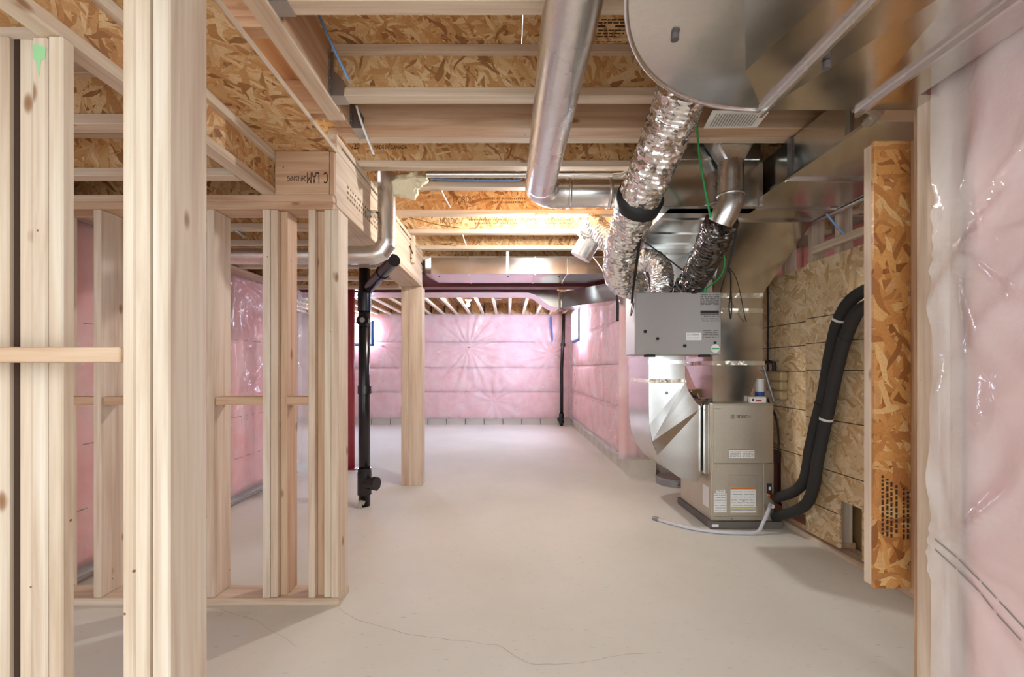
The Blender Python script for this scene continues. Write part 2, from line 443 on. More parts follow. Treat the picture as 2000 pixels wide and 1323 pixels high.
for k, (y, xa, xb, p1, p2) in enumerate([(3.57, 946, 1028, 390, 397), (4.07, 915, 1010, 431, 438), (4.07, 1030, 1115, 431, 438)]):
    for q, pp in enumerate((p1, p2)):
        dashes('stamp', X_(xa+q*12, y), X_(xb, y), Z_(pp, y+.025), .018, wy(y), 'ink_faded', ceil, 5*k+q)
# grade stamp on the subfloor between the round pipe and the big elbow
gs = MB()
def ceil_bar(xa, xb, ya, yb_): gs.box((xa, xb), (ya, yb_), (SF-.0006, SF-.0001))
gx0, gx1 = .34, .52
def gY(py): return (SF-CH)*FPX/(VY-py)
for py, th, a, b in ((37, 3, .25, .8), (43, 3, .1, .95), (49, 5, 0, .38), (49, 5, .62, 1), (58, 3, .25, 1), (64, 3, .25, .9), (70, 3, .25, .75), (81, 2, 0, .9), (87, 4, 0, .25), (87, 4, .5, .85)):
    Y = gY(py); rr = random.Random(py); x = gx0+(gx1-gx0)*a
    xe = gx0+(gx1-gx0)*b
    while x < xe:
        l = rr.uniform(.008, .03) if th < 4 else .2
        ceil_bar(x, min(x+l, xe), Y, Y+th*.0024); x += l+.005
gs.build('grade_stamp', 'ink_brown', ceil)

# ------------------------------------------------------------------ lower ceiling over the left-hand room
LB = 2.08
low = empty('ceiling', (-1.8, 2.5, LB), 'lower ceiling of I-joists seen through the stud wall', 'ceiling', kind='structure')
for a, b in ((-.6, .6), (.603, 1.82), (1.823, 3.04), (3.043, 4.26), (4.263, 5.35)):
    board('subfloor_panel', (-2.62, -1.25 if a < 1.9 else -1.1), (a, b), (LB+.222, LB+.24), 'osb_z', low, .001)
for y in (.25, .75, 1.22, 1.636, 2.076):
    ijoist(low, 'x', -2.6, -1.25, y, LB, .222)
for y in (2.55, 2.866, 3.24, 3.61, 3.966, 4.52, 5.0):
    ijoist(low, 'x', -2.6, -1.1, y, LB, .222)
hj = ijoist(low, 'y', -.6, 2.345, -1.244, LB, .222)
board('rim_joist', (-2.64, -2.602), (-.6, 5.12), (LB, LB+.2215), 'fir_y', low)
board('soffit_edge', (-.8815, -.872), (-.6, 2.33), (LB+.222, LB+.243), 'pine_y', low)
hj['label'] = 'I-joist running from the near studs to the beam end'
for a, b in ((-.6, .6), (.602, 2.335)):
    board('soffit_panel', (-1.246, -.88), (a, b), (LB+.222, LB+.24), 'osb_z', low, .001)
for y in (1.636, 2.866):
    xx = -1.25 if y < 2.3 else -1.1
    m = MB(); m.box((xx-.06, xx), (y-.003, y+.067), (LB-.003, LB)); m.box((xx-.06, xx), (y-.004, y-.001), (LB, LB+.11)); m.box((xx-.06, xx), (y+.065, y+.068), (LB, LB+.11))
    m.build('joist_hanger', 'hanger_steel', low)

# ------------------------------------------------------------------ far bay ceiling
FB = 2.345
far = empty('ceiling', (-1.5, 7.7, FB), 'far ceiling bay of pale joists running to the pink back wall', 'ceiling', kind='structure')
for a, b in ((-4.9, -2.4), (-2.397, .05), (.053, 1.9)):
    for c, d in ((5.45, 6.9), (6.903, 8.35), (8.353, 9.95)):
        board('subfloor_panel', (a, b), (c, d), (FB+.235, FB+.253), 'osb_z', far, .001)
x = -4.5
while x < 1.3:
    ijoist(far, 'y', 5.45, 9.78, x, FB, .235, fw=.05); x += .282
for i in range(21):
    xx = -4.44+i*.282
    if xx+.22 < 1.5: board('rim_block', (xx, xx+.225), (9.70, 9.78), (FB+.01, FB+.235), 'osb_y', far, .002)
# ------------------------------------------------------------------ WALLS with insulation
def star(u, v, staples, amp=.02):
    h = 0
    for su, sv, R, n, ph in staples:
        du, dv = u-su, v-sv; r = math.hypot(du, dv); th = math.atan2(dv, du)
        h += amp*(1-math.exp(-r*9))*math.exp(-r/R)*(math.sin(n*th+ph)+.6*math.sin(n*1.7*th+ph*2+r*3))*.7
        h -= .010*math.exp(-(r/.16)**2)
    return h
def sheet(name, P, u0, u1, v0, v1, nu, nv, hf, mat, parent):
    vs = []; fs = []
    for i in range(nu+1):
        for j in range(nv+1):
            u = u0+(u1-u0)*i/nu; v = v0+(v1-v0)*j/nv; vs.append(P(u, v, hf(u, v)))
    for i in range(nu):
        for j in range(nv): a = i*(nv+1)+j; fs.append((a, a+1, a+nv+2, a+nv+1))
    return mesh(name, vs, fs, mat, parent, smooth=True)
def batt(name, P, u0, u1, v0, v1, parent, seed=0, bulge=.025, fine=.06):
    """one blanket of pink wool: pillow-shaped slab"""
    nu = max(4, int((u1-u0)/fine)); nv = max(4, int((v1-v0)/fine)); rings = []
    def h(u, v):
        eu = min(u-u0, u1-u)/.05; ev = min(v-v0, v1-v)/.05; e = max(0, min(1, eu))*max(0, min(1, ev)); e = e*(2-e)
        return bulge*e+.012*e*noise.noise(Vector((u*3+seed, v*3, seed)))
    vs = []; fs = []
    for i in range(nu+1):
        for j in range(nv+1):
            u = u0+(u1-u0)*i/nu; v = v0+(v1-v0)*j/nv; vs.append(P(u, v, .05+h(u, v)))
    for i in range(nu):
        for j in range(nv): a = i*(nv+1)+j; fs.append((a, a+1, a+nv+2, a+nv+1))
    n = len(vs); ring = [i*(nv+1) for i in range(nu+1)]+[nu*(nv+1)+j for j in range(1, nv+1)]+[i*(nv+1)+nv for i in range(nu-1, -1, -1)]+[j for j in range(nv-1, 0, -1)]
    for k in ring:
        i, j = divmod(k, nv+1); vs.append(P(u0+(u1-u0)*i/nu, v0+(v1-v0)*j/nv, 0))
    L = len(ring)
    for k in range(L): fs.append((ring[k], ring[(k+1) % L], n+(k+1) % L, n+k))
    fs.append(tuple(n+k for k in range(L)))
    return mesh(name, vs, fs, 'pink_wool', parent, smooth=True)
def seam_dashes(P, u0, u1, v, parent, h, seed=0, vs2=.0, dash=(.05, .12), gap=(.03, .1), th=.006):
    rr = random.Random(seed); u = u0; m = MB()
    while u < u1:
        l = rr.uniform(*dash); a, b = u, min(u+l, u1); vv = v+vs2*(u-u0)/(u1-u0); v2 = v+vs2*(b-u0)/(u1-u0)
        hh = h(a, vv)+.004; h2 = h(b, v2)+.004
        m.add([P(a, vv-th/2, hh), P(b, v2-th/2, h2), P(b, v2+th/2, h2), P(a, vv+th/2, hh)], [(0, 1, 2, 3)])
        u += l+rr.uniform(*gap)
    m.build('print_line', 'print_grey', parent)
def blocks(P, u0, u1, z, h, parent, L=.40, depth=.12, first=0):
    u = u0-first; 
    while u < u1:
        a, b = max(u, u0), min(u+L-.014, u1)
        if b-a > .03:
            v = [P(a, z, 0), P(b, z, 0), P(b, z+h, 0), P(a, z+h, 0), P(a, z, depth), P(b, z, depth), P(b, z+h, depth), P(a, z+h, depth)]
            mesh('concrete_block', v, [(0, 1, 2, 3), (4, 5, 6, 7), (0, 1, 5, 4), (1, 2, 6, 5), (2, 3, 7, 6), (3, 0, 4, 7)], 'block_concrete', parent)
        u += L
# --- back wall (Y = 9.8), facing the camera
BW = 9.80
wb = mesh('wall_back', *(lambda m: (m.v, m.f))(MB().box((-5.0, 2.0), (BW, BW+.2), (0, 2.7))), 'wall_concrete')
tag(wb, 'far basement wall with pink insulation rolls behind clear plastic', 'wall', kind='structure')
Pb = lambda u, v, h: (u, BW-.002-h, v)
for k, (a, b) in enumerate(((.13, .69), (.70, 1.21), (1.22, 1.76), (1.77, 2.345))):
    batt('insulation_roll', Pb, -4.9, 1.36, a, b, wb, seed=k*7)
stB = [(-.84, 1.64, .75, 17, .4), (-2.62, 1.66, .4, 13, 1.1), (.9, 1.5, .5, 11, 2.2), (-3.6, 1.0, .5, 12, .3), (-.3, .5, .5, 9, 1)]
hB = lambda u, v: .15+star(u, v, stB, .024)+.012*noise.noise(Vector((u*1.6, v*1.6, 3)))+.007*noise.noise(Vector((u*6, v*2, 9)))
sh = sheet('plastic_sheet', Pb, -4.9, 1.36, .13, 2.35, 260, 96, hB, 'poly_film', wb)
for k, v in enumerate((1.765, 1.215, .70)): seam_dashes(Pb, -4.4, 1.1, v, wb, hB, 20+k)
mesh('staple', [Pb(-.86, 1.645, .16), Pb(-.80, 1.635, .16), Pb(-.80, 1.647, .16), Pb(-.86, 1.657, .16)], [(0, 1, 2, 3)], 'print_dark', wb)
mesh('staple', [Pb(-2.66, 1.67, .17), Pb(-2.58, 1.64, .17), Pb(-2.58, 1.655, .17), Pb(-2.66, 1.685, .17)], [(0, 1, 2, 3)], 'print_dark', wb)
mesh('blue_tape_strip', [Pb(x_, z_, .19) for x_, z_ in ((.885, 2.29), (.93, 2.30), (.945, 2.0), (.955, 1.79), (.925, 1.78), (.905, 1.95), (.89, 2.1))], [tuple(range(7))], 'blue_tape', wb)
blocks(Pb, -4.9, 1.36, 0, .125, wb, depth=.10)
# --- right wall of far bay (X = 1.42), facing -X
RW = 1.42
wr = mesh('wall_right', *(lambda m: (m.v, m.f))(MB().box((RW, RW+.2), (5.2, 9.85), (0, 2.6))), 'wall_concrete')
tag(wr, 'side wall of the far bay with pink insulation and a small window', 'wall', kind='structure')
Pr = lambda u, v, h: (RW-.002-h, u, v)
for k, (a, b) in enumerate(((.17, .72), (.73, 1.25), (1.26, 1.8), (1.81, 2.36))):
    batt('insulation_roll', Pr, 5.16, 9.8, a, b, wr, seed=31+k*5)
stR = [(5.6, 1.25, .5, 13, .3), (6.6, 1.9, .5, 11, 1.5), (5.5, .4, .4, 10, 2.0), (8.6, 1.2, .6, 9, .8)]
hR = lambda u, v: .14+.03*noise.noise(Vector((u*3.2, v*.5, 71)))+star(u, v, stR, .012)+.014*noise.noise(Vector((u*1.6, v*1.6, 13)))+.008*noise.noise(Vector((u*6, v*1.5, 5)))
sheet('plastic_sheet', Pr, 5.14, 9.78, .17, 2.36, 150, 80, hR, 'poly_film', wr)
Pe = lambda u, v, h: (u, 5.198-h, v)
batt('insulation_roll', Pe, 1.27, 1.66, .2, 2.3, wr, seed=9, bulge=.04)
sheet('plastic_sheet', Pe, 1.24, 1.7, .19, 2.32, 20, 60, lambda u, v: .12+.02*noise.noise(Vector((u*4, v*3, 8)))+.02*noise.noise(Vector((u*14, v*1.2, 18))), 'poly_film', wr)
for k, v in enumerate((1.8, 1.25, .72)): seam_dashes(Pr, 5.4, 9.4, v, wr, hR, 50+k)
blocks(Pr, 5.2, 9.8, 0, .165, wr, depth=.075)
mesh('end_block', *(lambda m: (m.v, m.f))(MB().box((1.335, 1.62), (4.98, 5.195), (0, .2))), 'block_concrete', wr)
# --- wall jog behind the furnace, facing the camera
wj = mesh('wall_rear', *(lambda m: (m.v, m.f))(MB().box((1.62, 3.1), (5.2, 5.4), (0, 2.6))), 'wall_concrete')
tag(wj, 'short concrete wall behind the furnace with pink insulation', 'wall', kind='structure')
Pj = lambda u, v, h: (u, 5.198-h, v)
batt('insulation_roll', Pj, 1.62, 3.0, .2, 2.35, wj, seed=3)
# --- outer right wall behind the OSB partition
wo = mesh('wall_outer', *(lambda m: (m.v, m.f))(MB().box((2.95, 3.15), (-1.6, 5.4), (0, 2.65))), 'wall_concrete')
tag(wo, 'outer wall with pink insulation behind the OSB partition', 'wall', kind='structure')
Po = lambda u, v, h: (2.948-h, u, v)
for k in range(5): batt('insulation_batt', Po, 2.0+k*.62, 2.6+k*.62, .2, 2.40, wo, seed=60+k)
# --- left wall X = -2.47, facing +X
LW = -2.50
wl = mesh('wall_left', *(lambda m: (m.v, m.f))(MB().box((LW-.2, LW), (-1.5, 5.12), (0, 2.0795))), 'wall_concrete')
tag(wl, 'left basement wall with pink insulation under loose clear plastic', 'wall', kind='structure')
Pl = lambda u, v, h: (LW+.002+h, u, v)
for k in range(9):
    a = .2+k*.545; batt('insulation_batt', Pl, a, a+.54, .06, 2.04, wl, seed=80+k)
stL = [(4.0, .95, .5, 14, .2), (2.7, 1.2, .5, 12, 1.4), (2.5, .3, .4, 11, .4), (4.9, 1.4, .4, 9, 2.0), (3.96, 2.0, .7, 16, .9)]
hL = lambda u, v: .15+star(u, v, stL, .03)+.018*noise.noise(Vector((u*2, v*1.2, 23)))+.010*noise.noise(Vector((u*8, v*1.5, 15)))
sheet('plastic_sheet', Pl, .1, 5.2, .04, 2.075-.0, 170, 80, hL, 'poly_film_clear', wl)
for k, v in enumerate((1.45, .78, .42)): seam_dashes(Pl, 1.5, 5.0, v, wl, hL, 70+k)
MB().tube([Pl(u, .035, .13) for u in (0, 2, 5.1)], .012, 8).build('foam_gasket', 'print_grey', wl)
board('sill_plate', (LW+.0, LW+.16), (-.5, 5.12), (2.045, 2.079), 'fir_y', wl)
m = MB(); mesh('plastic_edge', [Pl(5.2, 2.07, .10), Pl(5.28, 2.0, .14), Pl(5.33, 1.6, .19), Pl(5.30, 1.1, .17), Pl(5.28, .6, .2), Pl(5.24, .12, .22), Pl(5.19, .12, .1), Pl(5.19, 1.1, .1), Pl(5.19, 1.6, .11)], [(0, 1, 2, 8), (8, 2, 3, 7), (7, 3, 4, 5, 6)], 'poly_film_thick', wl)
wl2 = mesh('wall_far_left', *(lambda m: (m.v, m.f))(MB().box((-5.0, -4.85), (5.0, 9.8), (0, 2.6)).box((-5.0, -2.7), (5.0, 5.12), (0, 2.6))), 'wall_concrete')
tag(wl2, 'concrete wall closing the far bay on the left', 'wall', kind='structure')
# --- near right wall X = 1.47, plastic facing -X
NW = 1.56
wn = empty('wall_near_right', (NW, .2, 0), 'near stud wall with pink insulation under shiny clear plastic', 'wall', kind='structure')
Pn = lambda u, v, h: (NW-h, u, v)
for k in range(5):
    a = -1.5+k*.605; batt('insulation_batt', Pn, a, min(a+.6, 1.50), .03, 2.62, wn, seed=110+k)
stN = [(1.45, .62, .5, 12, .2), (1.46, 1.62, .6, 13, 1.9), (1.0, 2.3, .5, 9, .3), (.8, 1.0, .6, 11, 1.1)]
hN = lambda u, v: .15+star(u, v, stN, .016)+.02*noise.noise(Vector((u*2.5, v*1.4, 33)))+.05*max(0, .28-abs(noise.noise(Vector(((u*.75+v*.62)*5.5, (v*.75-u*.62)*.8, 45)))))
sheet('plastic_sheet', Pn, -1.6, 1.52, .03, 2.62, 150, 130, hN, 'poly_film_thick', wn)
m = MB()
for dv in (0, -.035):
    seam_dashes(Pn, 1.0, 1.49, .33+dv, wn, hN, 90, vs2=.32, dash=(.03, .07), gap=(.004, .02), th=.007)
board('stud', (1.445, 1.485), (1.525, 1.61), (0.0, 2.63), 'pine_z', wn)
board('stud', (1.487, 1.525), (1.525, 1.67), (0, 2.63), 'fir_z', wn)
board('stud', (1.527, 1.567), (1.53, 1.70), (0, 2.63), 'fir_z', wn)
osp = mesh('osb_strip', *(lambda m: (m.v, m.f))(MB().box((X_(1707, 1.70), 1.505), (1.70, 1.712), (.378, 2.05))), 'osborange_y', wn)
board('backing_board', (X_(1707, 1.70), 1.505), (1.713, 1.75), (.383, 2.045), 'pine_z', wn)
board('nailer', (1.507, 1.523), (1.685, 1.75), (.36, 2.05), 'fir_z', wn)
# faded grade stamp on that strip (lines run up the strip)
rr = random.Random(4)
m = MB()
for k, xx in enumerate((1.395, 1.413, 1.428, 1.447, 1.474, 1.49)):
    z = .80-.012*k
    while z > .58:
        l = rr.uniform(.006, .02); m.box((xx, xx+.008), (1.6992, 1.70), (z-l, z)); z -= l+.006
m.build('grade_stamp', 'ink_brown', wn)

# ------------------------------------------------------------------ LEFT STUD WALL (partition at Y = 2.3)
PY = 2.30
ws = empty('wall_stud_partition', (-1.6, PY, 0), 'open stud wall of pine two-by-sixes with mid-height blocking', 'wall', kind='structure')
def stud(x0, x1, rec=0, mat='pine_z', z1=2.005, parent=ws, y0=PY, dep=.14): return board('stud', (x0, x1), (y0+rec, y0+dep), (.039, z1), mat, parent)
for x0, x1, rc, mt in ((-2.345, -2.307, 0, 'pine_z'), (-2.095, -2.057, 0, 'pine_z'), (-1.523, -1.485, 0, 'pine_z'), (-1.241, -1.204, 0, 'pine_z'), (-1.203, -1.166, .006, 'pine_z'),
                   (-1.165, -1.129, .03, 'fir_z'), (-1.009, -.975, 0, 'pine_z'), (-.974, -.934, .03, 'fir_z'), (-.932, -.897, .006, 'pine_z'), (-.894, -.857, 0, 'pine_z')):
    stud(x0, x1, rc, mt)
board('top_plate', (-2.35, -.885), (PY, PY+.14), (2.006, 2.0425), 'fir_x', ws)
board('top_plate', (-2.35, -.885), (PY, PY+.14), (2.0435, 2.0795), 'fir_x', ws)
board('bottom_plate', (-2.35, -.853), (PY-.002, PY+.142), (0, .038), 'pine_x', ws)
for a, b in ((-2.305, -2.097), (-2.055, -1.525), (-1.483, -1.243), (-1.127, -1.011)):
    board('blocking', (a, b), (PY+.01, PY+.10), (1.014, 1.056), 'fir_x', ws)
# ------------------------------------------------------------------ near left studs and post
wf = empty('wall_near_studs', (-1.1, 1.15, 0), 'near stud wall with a triple post and one horizontal nailer', 'wall', kind='structure')
for x0, x1, rc, mt in ((-1.40, -1.362, 0, 'pine_z'), (-1.360, -1.316, 0, 'pine_z'), (-1.302, -1.262, .01, 'pine_z'), (-1.261, -1.218, .004, 'pine_z'), (-1.216, -1.173, 0, 'pine_z')):
    board('stud', (x0+.002, x1-.002), (1.20+rc, 1.236), (.039, 2.079), mt, wf, .004)
board('bark_edge', (-1.317, -1.300), (1.212, 1.235), (.039, 2.079), 'ink_brown', wf)
for x0, x1, rc, mt in ((-.929, -.898, .006, 'pine_z'), (-.894, -.8605, .0, 'pine_z'), (-.8565, -.813, .004, 'pine_z')):
    board('post_stud', (x0, x1), (1.09+rc, 1.232), (.039, 2.301), mt, wf, .004)
board('nailer', (-1.42, -.93), (1.09, 1.178), (Z_(708, 1.09), Z_(678, 1.09)), 'fir_x', wf)
board('bottom_plate', (-1.45, -1.17), (1.19, 1.28), (0, .038), 'pine_x', wf)
board('bottom_plate', (-.935, -.81), (1.085, 1.235), (0, .038), 'pine_x', wf)
mesh('paint_mark', [(-1.256, 1.2035, 2.06), (-1.222, 1.2035, 2.05), (-1.224, 1.2035, 2.02), (-1.235, 1.2035, 2.015), (-1.238, 1.2035, 1.97), (-1.243, 1.2035, 1.985), (-1.247, 1.2035, 2.01), (-1.255, 1.2035, 2.02)], [tuple(range(8))], 'green_paint', wf)
# ------------------------------------------------------------------ LVL beam on post
bm_ = empty('support_beam', (-.985, 3.5, 2.037), 'pale laminated wood beam on a wooden post, stamped face, beside the vent pipe', 'beam')
BX0, BX1 = -1.09, -.88
board('beam_body', (BX0, BX1-.004), (2.34, 4.70), (2.075, 2.325), 'pine_y', bm_)
board('bottom_flange', (BX0, BX1), (2.34, 4.70), (2.037, 2.075), 'pine_y', bm_)
board('top_plate', (BX0, BX1), (2.34, 4.70), (2.325, 2.360), 'pine_y', bm_)
board('top_plate', (BX0, BX1), (2.34, 4.70), (2.378, 2.409), 'pine_y', bm_)
y = 2.36
for a, b in ((2.34, 2.42), (2.86, 2.92), (3.18, 3.26), (3.62, 3.72), (4.02, 4.1), (4.40, 4.70)):
    board('spacer_block', (BX0, BX1-.003), (a, b), (2.360, 2.378), 'fir_y', bm_)
board('end_board', (-1.179, -.905), (2.302, 2.3395), (LB+.0, 2.30), 'fir_x', bm_)
board('end_strip', (-.904, -.882), (2.305, 2.3395), (LB+.0, 2.30), 'fir_z', bm_)
ey = 2.3015
text('stamp', 'C  LAM', .082, (-.908, ey, 2.192), (-1, 0, 0), (0, 0, -1), 'ink_brown', bm_, .42)
text('stamp', '24F-ES/NPG', .034, (-1.022, ey, 2.172), (-1, 0, 0), (0, 0, -1), 'ink_brown', bm_, .55)
# dotted print on the beam face
rr = random.Random(12); m = MB()
for row in range(3):
    y = 2.5
    while y < 3.5:
        l = rr.uniform(.01, .035); m.box((BX1-.0045, BX1-.0035), (y, y+l), (2.135+row*.03-(y-2.5)*.0, 2.148+row*.03)); y += l+rr.uniform(.008, .03)
m.build('stamp', 'ink_faded', bm_)
board('vertical_cleat', (BX1, BX1+.03), (4.12, 4.19), (2.16, 2.409), 'pine_z', bm_)
for yy, zz in ((4.05, 2.19), (4.60, 2.17)):
    MB().tube(spline([(BX1+.005, yy, zz+.1), (BX1+.02, yy+.05, zz+.05), (BX1+.005, yy+.09, zz+.06), (BX1+.02, yy+.12, zz), (BX1+.004, yy+.06, zz+.01)], 6), .005, 6).build('wire_loop', 'strap_black', bm_, True)
po = empty('wood_post', (-.98, 4.75, 0), 'built-up wooden post carrying the end of the stamped beam', 'post')
board('post_board', (-1.093, -1.012), (4.66, 4.80), (0, 2.036), 'pine_z', po)
board('post_board', (-1.011, -.876), (4.655, 4.80), (0, 2.036), 'pine_z', po)
# ------------------------------------------------------------------ steel beam and column
sb = empty('steel_beam', (-1.5, 5.42, 2.155), 'dark red steel I-beam across the room between two ducts', 'beam')
MB().extr([(5.34, 2.155), (5.51, 2.155), (5.51, 2.165), (5.432, 2.165), (5.432, 2.333), (5.51, 2.333), (5.51, 2.343), (5.34, 2.343), (5.34, 2.333), (5.418, 2.333), (5.418, 2.165), (5.34, 2.165)], 'x', -4.84, 1.3).build('i_beam', 'maroon_steel', sb)
sc = empty('steel_column', (-1.866, 5.425, 0), 'red steel column standing behind the black drain pipe', 'column')
MB().cyl((-1.866, 5.425, .012), (-1.866, 5.425, 2.14), .04, 24).build('column_tube', 'red_steel', sc, True)
board('base_plate', (-1.936, -1.796), (5.355, 5.495), (0, .014), 'red_steel', sc)
board('cap_plate', (-1.936, -1.796), (5.34, 5.50), (2.139, 2.1549), 'red_steel', sc)
# ------------------------------------------------------------------ OSB partition beside the furnace
OX = 2.10
wp = empty('wall_osb_partition', (OX, 3.2, 0), 'OSB sheathed partition with chalk lines and a cut hole beside the furnace', 'wall', kind='structure')
H0, H1, HZ0, HZ1 = 2.70, 2.885, .06, .365       # hole
m = MB(); 
def pp(y0, y1, z0, z1): m.box((OX, OX+.015), (y0, y1), (z0, z1))
Ya, Yb_ = 1.80, 3.21
pan = mesh('osb_panel', *(lambda g: (g.v, g.f))(MB().extr([(Ya, .06), (H0, .06), (H0, HZ1), (H1, HZ1), (H1, .06), (Yb_, .06), (Yb_, 1.935), (Ya, 1.935)], 'x', OX, OX+.014)), 'osbpale_x', wp)
pan2 = mesh('osb_panel', *(lambda g: (g.v, g.f))(MB().extr([(3.214, .16), (3.52, .16), (3.52, .56), (3.78, .56), (3.78, .12), (4.02, .12), (4.02, 1.925), (3.214, 1.925)], 'x', OX+.012, OX+.026)), 'osbpale_x', wp)
for zz, in ((1.605,), (1.40,), (1.19,), (.80,), (.50,), (.42,)):
    pass
def chalk(y0, y1, z0, z1, x=OX):
    MB().add([(x-.0008, y0, z0), (x-.0008, y1, z1), (x-.0008, y1, z1+.006), (x-.0008, y0, z0+.006)], [(0, 1, 2, 3)]).build('chalk_line', 'chalk_dark', wp)
for z in (1.545, 1.37, 1.185, .86, .53): chalk(1.82, 3.205, z, z)
chalk(2.89, 3.205, .27, .27)
for z in (1.53, 1.36, 1.175, .90, .57): chalk(3.22, 4.01, z, z, OX+.012)
board('bottom_plate', (OX+.005, OX+.14), (1.80, 4.02), (0, .038), 'pine_y', wp)
board('bottom_plate', (OX+.03, OX+.14), (2.93, 4.02), (.039, .075), 'fir_y', wp)
for yy in (1.82, 2.22, 2.62, 2.93, 3.19, 3.50, 3.8, 3.98):
    board('stud', (OX+.03, OX+.12), (yy, yy+.038), (.076, 2.405), 'pine_z', wp)
board('ledger', (OX-.02, OX+.018), (1.80, 3.12), (1.985, 2.035), 'pine_y', wp)
cd = mesh('floor_chute', *(lambda m: (m.v, m.f))(MB().box((OX+.2, OX+.5), (2.45, 3.3), (.0, .7))), 'cardboard')
tag(cd, 'cardboard coloured box seen through the cut hole in the OSB partition', 'box')

# ------------------------------------------------------------------ WINDOWS
def window(n, P, u0, u1, v0, v1, lab, h0):
    r = empty(n, P((u0+u1)/2, v0, h0), lab, 'window', kind='structure')
    def bx(a, b, c, d, ha, hb, nm, mt, par):
        q = [P(x_, z_, hh) for hh in (ha, hb) for x_, z_ in ((a, c), (b, c), (b, d), (a, d))]
        return mesh(nm, q, [(0, 1, 2, 3), (4, 5, 6, 7), (0, 1, 5, 4), (1, 2, 6, 5), (2, 3, 7, 6), (3, 0, 4, 7)], mt, par)
    bx(u0, u1, v0, v1, h0, h0+.01, 'pane', 'window_glow', r)
    f = .03
    for a, b, c, d in ((u0-f, u0, v0-f, v1+f), (u1, u1+f, v0-f, v1+f), (u0, u1, v0-f, v0), (u0, u1, v1, v1+f), ((u0+u1)/2-.012, (u0+u1)/2+.012, v0, v1)):
        bx(a, b, c, d, h0, h0+.035, 'window_frame', 'window_frame', r)
    for a, b, c, d in ((u0-.07, u0-f, v0-.05, v1+.05), (u1+f, u1+.07, v0-.05, v1+.05), (u0-.07, u1+.07, v0-.07, v0-f)):
        bx(a, b, c, d, h0+.004, h0+.016, 'tape_border', 'blue_tape', r)
window('window_1', Pb, -3.32, -2.90, 1.74, 2.16, 'small bright window in the far wall behind the black pipe', .18)
window('window_2', Pr, 7.85, 8.55, 1.74, 2.22, 'small bright window in the side wall of the far bay', .18)

# ------------------------------------------------------------------ LIGHT BULBS
def bulb(loc, lab, watts, mount=.03):
    x, y, z = loc; glow = 'bulb_glow_%d' % watts
    if glow not in M: emis(glow, (1, .985, .96), watts*22.0)
    r = empty('ceiling_light', (x, y, z+mount), lab, 'light bulb', 'bare bulbs on the joists')
    MB().tube([(x, y, z), (x, y, z-.012), (x, y, z-.03)], .055, 24, rf=lambda i, t, p: (.055, .055, .03)[i]).build('lamp_holder', 'white_plastic', r, True)
    prof = [(.012, -.03), (.014, -.045), (.022, -.062), (.03, -.082), (.03, -.098), (.02, -.115), (.004, -.121)]
    MB().tube([(x, y, z+b) for a, b in prof], .03, 20, rf=lambda i, t, p: prof[i][0]).build('bulb', glow, r, True)
bulb((.263, 3.60, JB), 'lit bare bulb on the joist beside the bent round pipe', BULB_W, 0)
bulb((-.66, 7.55, FB), 'lit bare bulb on the far bay joists before the pink wall', BULB_FAR_W, 0)

# ------------------------------------------------------------------ FURNACE
FX0, FX1, FY0, FY1, FZ0, FZ1 = 1.525, 1.993, 3.41, 4.02, .057, .94
fu = empty('furnace', (1.76, 3.7, 0), 'grey metal furnace cabinet on a dark pad beside the OSB wall', 'furnace')
MB().box((FX0-.015, 2.045), (3.39, 4.05), (0, .056)).build('base_pad', 'pad_grey', fu)
board('cabinet', (FX0, FX1), (FY0, FY1), (.055, FZ1), 'furnace_skin', fu, .006)
fy = FY0
dr = board('door', (FX0+.012, FX1-.012), (fy-.012, fy), (.49, FZ1-.012), 'furnace_skin', fu, .004)
MB().cyl((X_(1431, 3.4), fy-.0135, Z_(814, 3.4)), (X_(1431, 3.4), fy-.012, Z_(814, 3.4)), .0165, 24).build('logo_disc', 'print_mid', dr)
MB().cyl((X_(1431, 3.4), fy-.0145, Z_(814, 3.4)), (X_(1431, 3.4), fy-.0135, Z_(814, 3.4)), .0125, 24).build('logo_inner', 'furnace_skin', dr)
m = MB()
for dx in (-.005, .005): m.box((X_(1431, 3.4)+dx-.0015, X_(1431, 3.4)+dx+.0015), (fy-.0155, fy-.0143), (Z_(814, 3.4)-.01, Z_(814, 3.4)+.01))
m.box((X_(1431, 3.4)-.005, X_(1431, 3.4)+.005), (fy-.0155, fy-.0143), (Z_(814, 3.4)-.0012, Z_(814, 3.4)+.0012))
m.build('logo_mark', 'print_mid', dr)
text('logo_text', 'BOSCH', .036, (X_(1438, 3.4), fy-.0128, Z_(817.5, 3.4)), (1, 0, 0), (0, 0, 1), 'print_dark', dr, .9, .001)
dashes('model_print', X_(1393, 3.4), X_(1407, 3.4), Z_(800, 3.4), .008, fy-.0125, 'print_mid', dr, 3)
lowp = board('lower_panel', (FX0+.012, X_(1490, 3.4)), (fy-.010, fy), (.09, .487), 'furnace_skin', fu, .003)
acc = board('access_cover', (X_(1421, 3.4), X_(1480, 3.4)), (fy-.016, fy-.009), (.10, .405), 'furnace_skin', fu, .003)
board('side_panel', (X_(1492, 3.4), FX1-.004), (fy-.006, fy), (.075, .487), 'furnace_skin', fu, .002)
